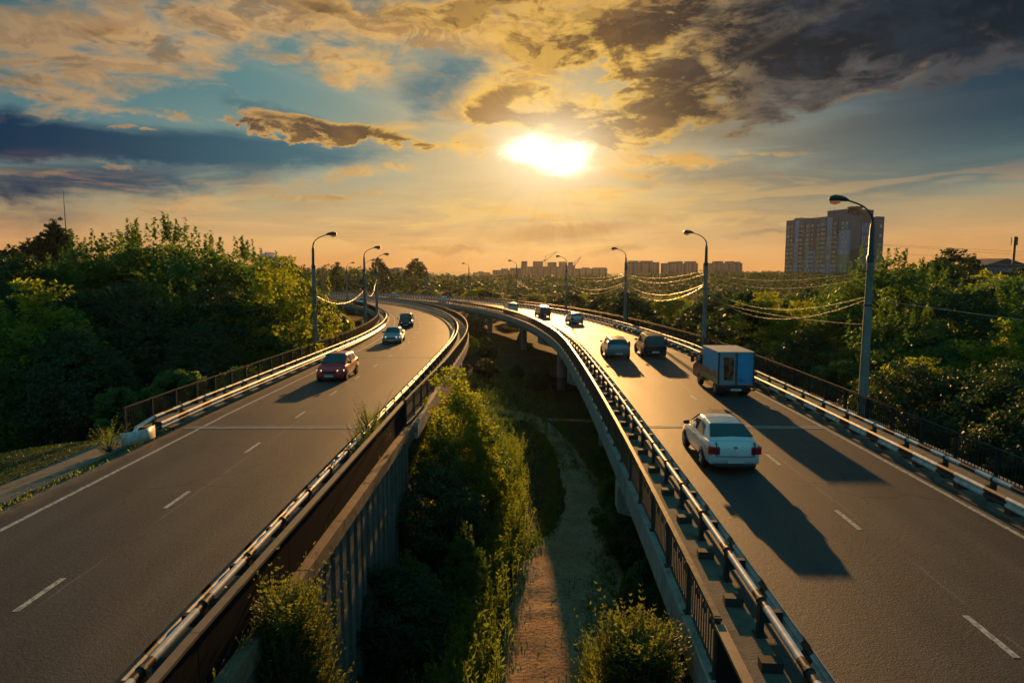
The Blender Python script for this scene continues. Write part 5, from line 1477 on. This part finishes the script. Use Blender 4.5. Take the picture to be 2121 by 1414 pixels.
for u, vt, w, lb in ((128, 448, .85, 'tallest poplar, under the thin radio mast'), (112, 462, .8, 'poplar directly left of the tallest one'), (96, 478, .8, 'middle poplar of the left group'), (76, 488, .8, 'lower left poplar of the tall group'), (34, 503, .8, 'small poplar in the gap near the left edge'),
                 (24, 507, .7, 'thin poplar beside the small one near the left edge'), (4, 509, .8, 'poplar at the very left edge of the photo'), (144, 470, .9, 'poplar right of the radio mast'), (60, 496, .8, 'short poplar at the left end of the tall group')):
    T('p', u, vt, 150 + u * .1, lb, group='row of poplars at far left', name='poplar', wide=w * 1.25)
# right wood
GRT = 'trees of the wood right of the right bridge'
for v, u, vt, y, lb in (
    ('a', 1838, 528, 56, 'tall leafy tree right of the nearest lamp pole, reaching the horizon'),
    ('b', 1905, 560, 60, 'tree with glittering leaves beside the tall one by the lamp'),
    ('d', 1598, 622, 64, 'slim sunlit yellow-green tree behind the blue box truck'),
    ('d', 1652, 640, 62, 'second sunlit tree with glinting leaves right of the truck'),
    ('a', 1720, 600, 64, 'green tree between the truck and the nearest lamp'),
    ('e', 1760, 600, 54, 'glinting tree just left of the nearest lamp pole'),
    ('c', 1688, 700, 52, 'dark tree low behind the right railing, past the truck'),
    ('s', 1745, 745, 46, 'rounded bush bulging over the right railing'),
    ('t', 1620, 700, 58, 'bush behind the railing right of the truck'),
    ('a', 1850, 640, 46, 'dense tree right behind the nearest lamp pole'),
    ('b', 1920, 655, 42, 'dense tree over the right railing'),
    ('c', 2000, 620, 44, 'dark tree in the middle of the right wood'),
    ('a', 2080, 600, 46, 'broad tree near the right picture edge'),
    ('d', 2100, 690, 38, 'yellow-green tree at the right edge of the photo'),
    ('c', 1905, 770, 36, 'shaded tree low over the right railing'),
    ('d', 1935, 765, 37, 'small lit tree in front of the shaded ones on the right'),
    ('c', 2010, 790, 33, 'very dark tree above the right railing'),
    ('c', 2110, 770, 31, 'very dark tree in the right corner of the wood'),
    ('c', 2170, 830, 27, 'dark tree cut by the right picture edge'),
    ('e', 1800, 790, 41, 'dark low tree behind the base of the nearest lamp'),
    ('g', 1960, 560, 100, 'tree crown on the right slope below the horizon'),
    ('f', 2040, 575, 92, 'pale tree crown on the right slope under the power lines'),
    ('g', 1945, 528, 150, 'dark round treetop standing on the right horizon'),
    ('h', 2030, 560, 130, 'light treetop on the right slope near the house'),
    ('g', 2120, 570, 120, 'dark treetop at the right edge below the antenna pole')):
    T(v, u, vt, y, lb, group=GRT if v not in 'st' else 'bushes beside the right bridge', name='bush' if v in 'st' else 'tree', cat='bush' if v in 'st' else 'tree', wide=1.1)
for u, vt, w, lb in ((2006, 522, .9, 'tallest narrow poplar on the right horizon'), (1990, 532, .8, 'narrow poplar left of the tallest right one'), (2018, 536, .7, 'narrow poplar right of the tallest right one')): T('p', u, vt, 160, lb, group='poplars on the right horizon', name='poplar', wide=w * 1.5)
# between the bridges
for v, u, vt, y, lb, w in (
    ('d', 942, 792, 31.5, 'bright tree growing against the end of the retaining wall between the bridges', .58),
    ('e', 975, 830, 33.5, 'second green tree between the bridges, right of the bright one', .66),
    ('e', 905, 880, 28.5, 'lower leafy tree close to the retaining wall', .6),
    ('d', 975, 905, 30, 'yellow-lit bushy tree sloping down towards the track', .6),
    ('t', 985, 950, 31.5, 'small yellow-green bush left of the dirt track', .7),
    ('c', 905, 985, 26, 'dark bush in the shade of the retaining wall', .75),
    ('e', 838, 1172, 21.5, 'dark green bush with a bright tip beside the ribbed wall', .95),
    ('c', 800, 1215, 20, 'dark low bush at the foot of the ribbed wall', 1.1),
    ('e', 958, 1110, 22.5, 'narrow dark sapling among the tall weeds', .45),
    ('g', 990, 664, 112, 'tree in the far angle where the two bridges part', .7),
    ('f', 968, 690, 92, 'tree beside the outer rail of the left bridge bend', .6),
    ('g', 1010, 700, 88, 'dark tree under the far part of the right bridge', .6),
    ('g', 1120, 765, 66, 'dark shrub by the water under the right bridge', .9),
    ('g', 1070, 760, 74, 'shrub in the shade left of the second pier', .9),
    ('g', 1010, 745, 76, 'broad shaded shrub beyond the cross path', 1.0),
    ('s', 1310, 1000, 27, 'shaded bush beneath the right bridge edge', .5),
    ('s', 1345, 1170, 21, 'shaded bush under the right bridge near the track', .5),
    ('s', 1285, 935, 34, 'low bush on the right side of the track', .45)):
    bsh = 'bush' in lb or 'shrub' in lb
    T(v, u, vt, y, lb, group='plants between the two bridges', name='bush' if bsh else 'tree', cat='bush' if bsh else 'tree', wide=w * 1.5)

# fillers and middle distance: keep clear of both decks
def clear(x, y, m=8.2):
    for P in (PL, PR):
        for t in np.arange(max(-10, y - 30), min(330, y + 140), 3.0):
            q = P.pt(t, 0)
            if abs(q.x - x) < m + 2 and abs(q.y - y) < m + 2 and math.hypot(q.x - x, q.y - y) < m: return False
    return True
rs = random.Random(11)
def canopy(u, y):
    """treetop line of the photo (in photo rows) for the middle distance"""
    return float(np.interp(u, [-200, 0, 500, 640, 760, 900, 1000, 1150, 1300, 1560, 1700, 1850, 2000, 2300], [548, 552, 556, 566, 574, 584, 590, 596, 600, 600, 596, 566, 556, 552]))
n_mid = 0
LOOK = {'f': 'green leafy', 'g': 'dark green', 'h': 'yellow-green', 'c': 'very dark'}
def where(x, y):
    u = 1060.5 + 1414 * x / y
    for lim, w in ((60, 'at the far left edge'), (170, 'under the poplar row'), (300, 'left of the spiky-topped trees'), (420, 'under the tallest left trees'), (520, 'left of the distant grey house'), (600, 'below the distant grey house'),
                   (690, 'beside the nearest left lamp'), (770, 'by the second left lamp'), (860, 'below the dark crest trees'), (960, 'beyond the far bend'), (1060, 'left of the crane skyline'), (1150, 'below the tower crane'),
                   (1240, 'behind the fourth right lamp'), (1340, 'around the third right lamp'), (1450, 'below the middle tower block'), (1560, 'around the second right lamp'), (1640, 'right of the box truck'), (1720, 'below the tall apartment tower'), (1800, 'left of the nearest lamp pole'),
                   (1880, 'right of the nearest lamp pole'), (1960, 'under the power lines'), (2050, 'below the right poplars')):
        if u < lim: return w
    return 'by the right picture edge'
def far_word(y): return 'close by the railing' if y < 50 else 'some way in' if y < 80 else 'in front' if y < 112 else 'midway' if y < 160 else 'far back' if y < 210 else 'farthest'
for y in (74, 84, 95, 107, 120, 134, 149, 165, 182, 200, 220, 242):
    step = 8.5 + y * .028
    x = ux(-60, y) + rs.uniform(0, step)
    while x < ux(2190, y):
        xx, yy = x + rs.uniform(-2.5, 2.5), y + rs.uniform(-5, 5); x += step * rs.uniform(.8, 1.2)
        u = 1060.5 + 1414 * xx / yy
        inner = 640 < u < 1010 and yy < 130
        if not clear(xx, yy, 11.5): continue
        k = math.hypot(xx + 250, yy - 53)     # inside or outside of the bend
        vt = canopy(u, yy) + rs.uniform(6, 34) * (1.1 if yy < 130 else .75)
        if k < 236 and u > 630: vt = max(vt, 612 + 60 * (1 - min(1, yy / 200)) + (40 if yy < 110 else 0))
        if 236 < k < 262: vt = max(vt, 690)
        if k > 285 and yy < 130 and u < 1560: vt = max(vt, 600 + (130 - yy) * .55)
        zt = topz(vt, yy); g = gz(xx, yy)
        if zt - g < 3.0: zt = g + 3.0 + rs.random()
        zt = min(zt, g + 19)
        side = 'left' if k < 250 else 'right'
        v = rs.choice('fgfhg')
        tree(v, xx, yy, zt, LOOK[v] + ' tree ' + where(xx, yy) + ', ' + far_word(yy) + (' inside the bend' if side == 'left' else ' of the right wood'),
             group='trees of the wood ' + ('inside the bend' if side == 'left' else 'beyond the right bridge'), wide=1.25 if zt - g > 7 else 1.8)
        n_mid += 1
print('middle trees', n_mid)
# second layer of near fillers so that no bare ground shows through the right and left woods
for k in range(26):
    y = rs.uniform(26, 70); x = rs.uniform(19.5, 19.5 + y * .55); 
    v = rs.choice('gfc'); tree(v, x, y, gz(x, y) + rs.uniform(5.0, 8.5), LOOK[v] + ' low undergrowth tree ' + where(x, y) + ', ' + far_word(y), group='undergrowth trees right of the bridge', wide=1.35)
for k in range(24):
    y = rs.uniform(44, 74); x = -rs.uniform(20, 20 + y * .6)
    v = rs.choice('gfc'); tree(v, x, y, gz(x, y) + rs.uniform(5.5, 9), LOOK[v] + ' low undergrowth tree ' + where(x, y) + ', ' + far_word(y), group='undergrowth trees left of the bridge', wide=1.35)

# the far-off wood on the rise: one mass of crowns
def far_wood():
    rg = np.random.default_rng(3); Ps, Us, Vs = [], [], []
    base = crown_arrays(21, 1.0, .5, .05, 40, 9, .055, cl_r=.13)
    y = 262.0
    while y < 560:
        step = 9.5 + y * .012; x = ux(-120, y) 
        while x < ux(2250, y):
            xx, yy = x + rg.uniform(-3, 3), y + rg.uniform(-6, 6); x += step * rg.uniform(.8, 1.2)
            u = 1060.5 + 1414 * xx / yy
            if not (clear(xx, yy, 13) if yy < 345 and xx < -20 else True): continue
            vt = np.interp(u, [-200, 300, 560, 620, 760, 850, 900, 1000, 1150, 1300, 1560, 1700, 1900, 2300], [548, 548, 546, 548, 552, 556, 566, 568, 572, 578, 578, 572, 556, 550]) + rg.uniform(-4, 14)
            if yy < 400: vt += 8
            g = gz(xx, yy); Hh = np.clip(topz(vt, yy) - g, 6, 24); a = rg.uniform(0, 6.28); c, s = math.cos(a), math.sin(a); w = Hh * rg.uniform(.9, 1.3) * (1.0 if Hh > 10 else 1.5)
            Rm = np.array([[c, -s, 0], [s, c, 0], [0, 0, 1]])
            sc_ = np.array([w, w, Hh])
            Ps.append((base[0] @ Rm.T) * sc_ + [xx, yy, g]); Us.append((base[1] @ Rm.T) * sc_); Vs.append((base[2] @ Rm.T) * sc_)
        y += 17
    P, U, V = map(np.concatenate, (Ps, Us, Vs)); print('far wood leaves', len(P))
    o = place('distant_woodland', quads_mesh('distant_woodland', P, U, V, MAT['leaf3'])); o['kind'] = 'stuff'
    tag(o, 'far wood covering the rise behind the bridges', 'woodland')
far_wood()
for u, vt, y, w, lb in ((792, 541, 300, .8, 'dark tree clump standing above the hill right of the second left lamp'), (858, 541, 330, .8, 'dark broad tree clump on the hill crest left of centre'), (874, 547, 335, .6, 'smaller dark tree beside the broad clump on the crest'),
                     (612, 545, 250, .7, 'dark treetop on the hill just left of the nearest left lamp'), (697, 549, 270, .5, 'thin treetop on the hill between the left lamps')):
    T('g', u, vt, y, lb, name='tree', wide=w)

# ---------------------------------------------------------------- near plants with real leaves
def sprig_plant(name, seed, x, y, zb, H, rx, n_sp, leaf, mat, label, drop=.0, narrow=.36, cat='bush', base=.3):
    """stems that carry rows of paired leaves, as on the bushes in the foreground"""
    rg = np.random.default_rng(seed); root = tag(empty(name, (x, y, zb)), label, cat, None)
    mb = MB(); Ps, Us, Vs = [], [], []
    for i in range(n_sp):
        a = rg.uniform(0, 2 * np.pi); f = rg.uniform(base, 1.0); r = rx * math.sqrt(rg.uniform(0, 1)) * (1.12 - f ** 3 * .75)
        st = np.array([math.cos(a) * r, math.sin(a) * r, H * f * .93]); dr = unit(np.array([math.cos(a) * .75, math.sin(a) * .75, .75 + f * .8]) + rg.normal(0, .22, 3))
        L = rg.uniform(.35, .75) * (.7 + .5 * f) * (1.7 if i % 11 == 0 else 1.0); q = 9
        for j in range(q):
            s = j / (q - 1); p = st + dr * L * s - np.array([0, 0, drop * s * s])
            for sd in (-1, 1):
                sdv = unit(np.cross(dr, [0, 0, 1]) * sd + dr * .75 + rg.normal(0, .18, 3)); l = leaf * rg.uniform(.7, 1.2) * (1 - .45 * s)
                nn = unit(np.cross(sdv, dr) * sd + rg.normal(0, .25, 3) + [0, 0, .6]); vv = unit(np.cross(nn, sdv)) * l * narrow
                Ps.append(p + sdv * l); Us.append(sdv * l + np.array([0, 0, -l * .25])); Vs.append(vv)
        if i % 4 == 0: mb.tube([(st[0] * .25, st[1] * .25, H * .15), (st[0] * .8, st[1] * .8, st[2] * .8), tuple(st + dr * L)], [.022, .012, .004], 4, False)
    place('foliage', quads_mesh('foliage', np.array(Ps), np.array(Us), np.array(Vs), MAT[mat]), root)
    mb.tube([(0, 0, -.2), (0, 0, H * .3), (.1, 0, H * .75)], [.07, .05, .02], 6); place('stem', mb.mesh('stem', MAT['bark'], True), root)
    return root
MAT['leaf_near'] = leaf_mat('leaf_foreground', (0.060, 0.105, 0.018), (0.105, 0.155, 0.030), (0.30, 0.34, 0.04), .5)
sprig_plant('foreground_tree', 31, -4.02, 11.7, gz(-4, 11.7), 6.15, .78, 1500, .075, 'leaf_near', 'leafy young tree reaching up the ribbed wall at the bottom left of centre', base=.5, cat='tree', narrow=.40)
sprig_plant('foreground_tree', 32, 2.15, 11.2, gz(2, 11.2), 6.0, 1.0, 1500, .085, 'leaf_near', 'leafy treetop with drooping leaves at the bottom beside the right bridge', drop=.22, base=.55, cat='tree', narrow=.34)
sprig_plant('shrub', 33, 2.2, 15.6, gz(2, 15.6), 3.0, .55, 260, .09, 'weed', 'thin yellowish shrub right of the dirt track, above the foreground treetop', base=.2, narrow=.2)
sprig_plant('weed_clump', 34, -5.02, 23.6, .12, 1.15, .42, 150, .07, 'weed', 'yellow-green weeds growing through the guardrail of the left road', base=.1, narrow=.22, cat='weeds')
sprig_plant('weed_clump', 35, -5.0, 21.9, .12, .7, .3, 80, .06, 'weed', 'lower weeds beside the taller clump at the left road guardrail', base=.1, narrow=.22, cat='weeds')
sprig_plant('weed_clump', 36, -14.0, 23.2, .06, .55, .3, 60, .07, 'weed', 'small grass clump at the kerb below the white guardrail end plate', base=.1, narrow=.2, cat='weeds')

def stalks(name, n, area, hmin, hmax, mat, seed, label, leaves=22, leaf=.075):
    """tall weeds: straight stalks with short leaves; area(rg) returns x, y"""
    rg = np.random.default_rng(seed); Ps, Us, Vs = [], [], []
    for i in range(n):
        x, y = area(rg); g = gz(x, y); h = rg.uniform(hmin, hmax); tx, ty = rg.normal(0, .10, 2)
        k = leaves; s = rg.uniform(.08, 1, k); a = rg.uniform(0, 2 * np.pi, k); w = .20 * (1 - s) + .03
        P = np.stack([x + tx * s * h + np.cos(a) * w, y + ty * s * h + np.sin(a) * w, g + s * h], 1)
        d = unit(np.stack([np.cos(a), np.sin(a), rg.uniform(.3, 1.4, k)], 1)); l = (leaf * rg.uniform(.7, 1.4, k))[:, None]
        Ps.append(P); Us.append(d * l); Vs.append(unit(np.cross(d, rg.normal(0, 1, (k, 3)))) * l * .28)
        c = np.array([[x + tx * h * .5, y + ty * h * .5, g + h * .5]]); Ps.append(c); Us.append(np.array([[tx * h * .5, ty * h * .5, h * .5]])); Vs.append(np.array([[.012, .006, 0]]))
    o = place(name, quads_mesh(name, *map(np.concatenate, (Ps, Us, Vs)), MAT[mat])); o['kind'] = 'stuff'; tag(o, label, 'weeds'); return o
def band(rg):
    y = rg.uniform(16, 44); c = np.interp(y, [16, 21, 27, 34, 42], [-1.55, -1.4, -.55, -.3, -.3]); return c + rg.normal(0, .45), y
stalks('tall_weeds', 1900, band, .7, 1.8, 'weed', 41, 'tall yellow-green weeds in a band along the left side of the dirt track')
def band2(rg): return rg.uniform(-4.3, -1.6), rg.uniform(12, 40)
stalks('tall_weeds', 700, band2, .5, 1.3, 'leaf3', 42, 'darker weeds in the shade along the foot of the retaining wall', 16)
def band3(rg): 
    y = rg.uniform(12, 75); return rg.uniform(4.6, 8.5) + max(0, (y - 26)) * .05, y
stalks('tall_weeds', 1300, band3, .25, .8, 'leaf', 43, 'low weeds under the edge of the right bridge', 14)
def band4(rg): return rg.uniform(-6, 4), rg.uniform(40, 80)
stalks('tall_weeds', 1400, band4, .25, .9, 'leaf', 44, 'weeds spreading across the valley floor beyond the track bend', 12, .1)
def grass(name, n, area, h, mat, seed, label, zf=None):
    rg = np.random.default_rng(seed); xy = np.array([area(rg) for _ in range(n)]); z = ground_z(xy[:, 0], xy[:, 1]) if zf is None else np.full(n, zf)
    H = rg.uniform(.4, 1, n) * h; ln = rg.normal(0, .35, (n, 2)) * H[:, None]
    P = np.stack([xy[:, 0] + ln[:, 0] * .5, xy[:, 1] + ln[:, 1] * .5, z + H * .45], 1); U = np.stack([ln[:, 0] * .5, ln[:, 1] * .5, H * .5], 1)
    a = rg.uniform(0, 6.28, n); V = np.stack([np.cos(a), np.sin(a), a * 0], 1) * (.012 + .02 * rg.random(n))[:, None]
    o = place(name, quads_mesh(name, P, U, V, MAT[mat])); o['kind'] = 'stuff'; tag(o, label, 'grass'); return o
grass('grass', 26000, lambda rg: (-15.4 - abs(rg.normal(0, 7)), rg.uniform(14, 42)), 0.10, 'leaf3', 51, 'dark rough grass on the slope left of the pavement')
grass('grass', 16000, lambda rg: (rg.uniform(-4.4, 6.5), rg.uniform(12, 60)), .22, 'leaf', 52, 'rough grass on the valley floor between the bridges')
def edge_(rg):
    y = rg.uniform(12, 50); c = np.interp(y, [12, 19.5, 27, 31, 43, 50], [1.1, .9, 2.0, 3.4, 3.7, 3.0]); w = np.interp(y, [12, 27, 43, 50], [1.5, 1.8, 1.0, .9]); return c + rg.choice([-1, 1]) * w * rg.uniform(.72, 1.3), y
grass('grass', 9000, edge_, .30, 'leaf', 55, 'grass tufts creeping over both edges of the dirt track')
grass('grass', 1500, lambda rg: (-4.85 + rg.normal(0, .12) - .0, rg.uniform(8, 27)), .22, 'weed', 53, 'thin grass growing between the left guardrail and the sheet parapet', .13)
grass('grass', 700, lambda rg: (-13.75 + rg.normal(0, .12), rg.uniform(15, 27)), .16, 'weed', 54, 'dry grass along the left kerb', .02)

# ================================================================ evening haze in the air
def haze():
    m = new_mat('haze'); v = N.node('ShaderNodeVolumePrincipled')
    v.inputs['Color'].default_value = (0.86, 0.86, 0.86, 1); v.inputs['Density'].default_value = HAZE
    v.inputs['Anisotropy'].default_value = 0.6
    o = N.node('ShaderNodeOutputMaterial'); N.t.links.new(v.outputs[0], o.inputs['Volume'])
    mb = MB(); mb.box(-1500, 1500, -40, 1500, -48, 46); b = place('haze', mb.mesh('haze', m)); b['kind'] = 'stuff'
HAZE = 0.00004
haze()
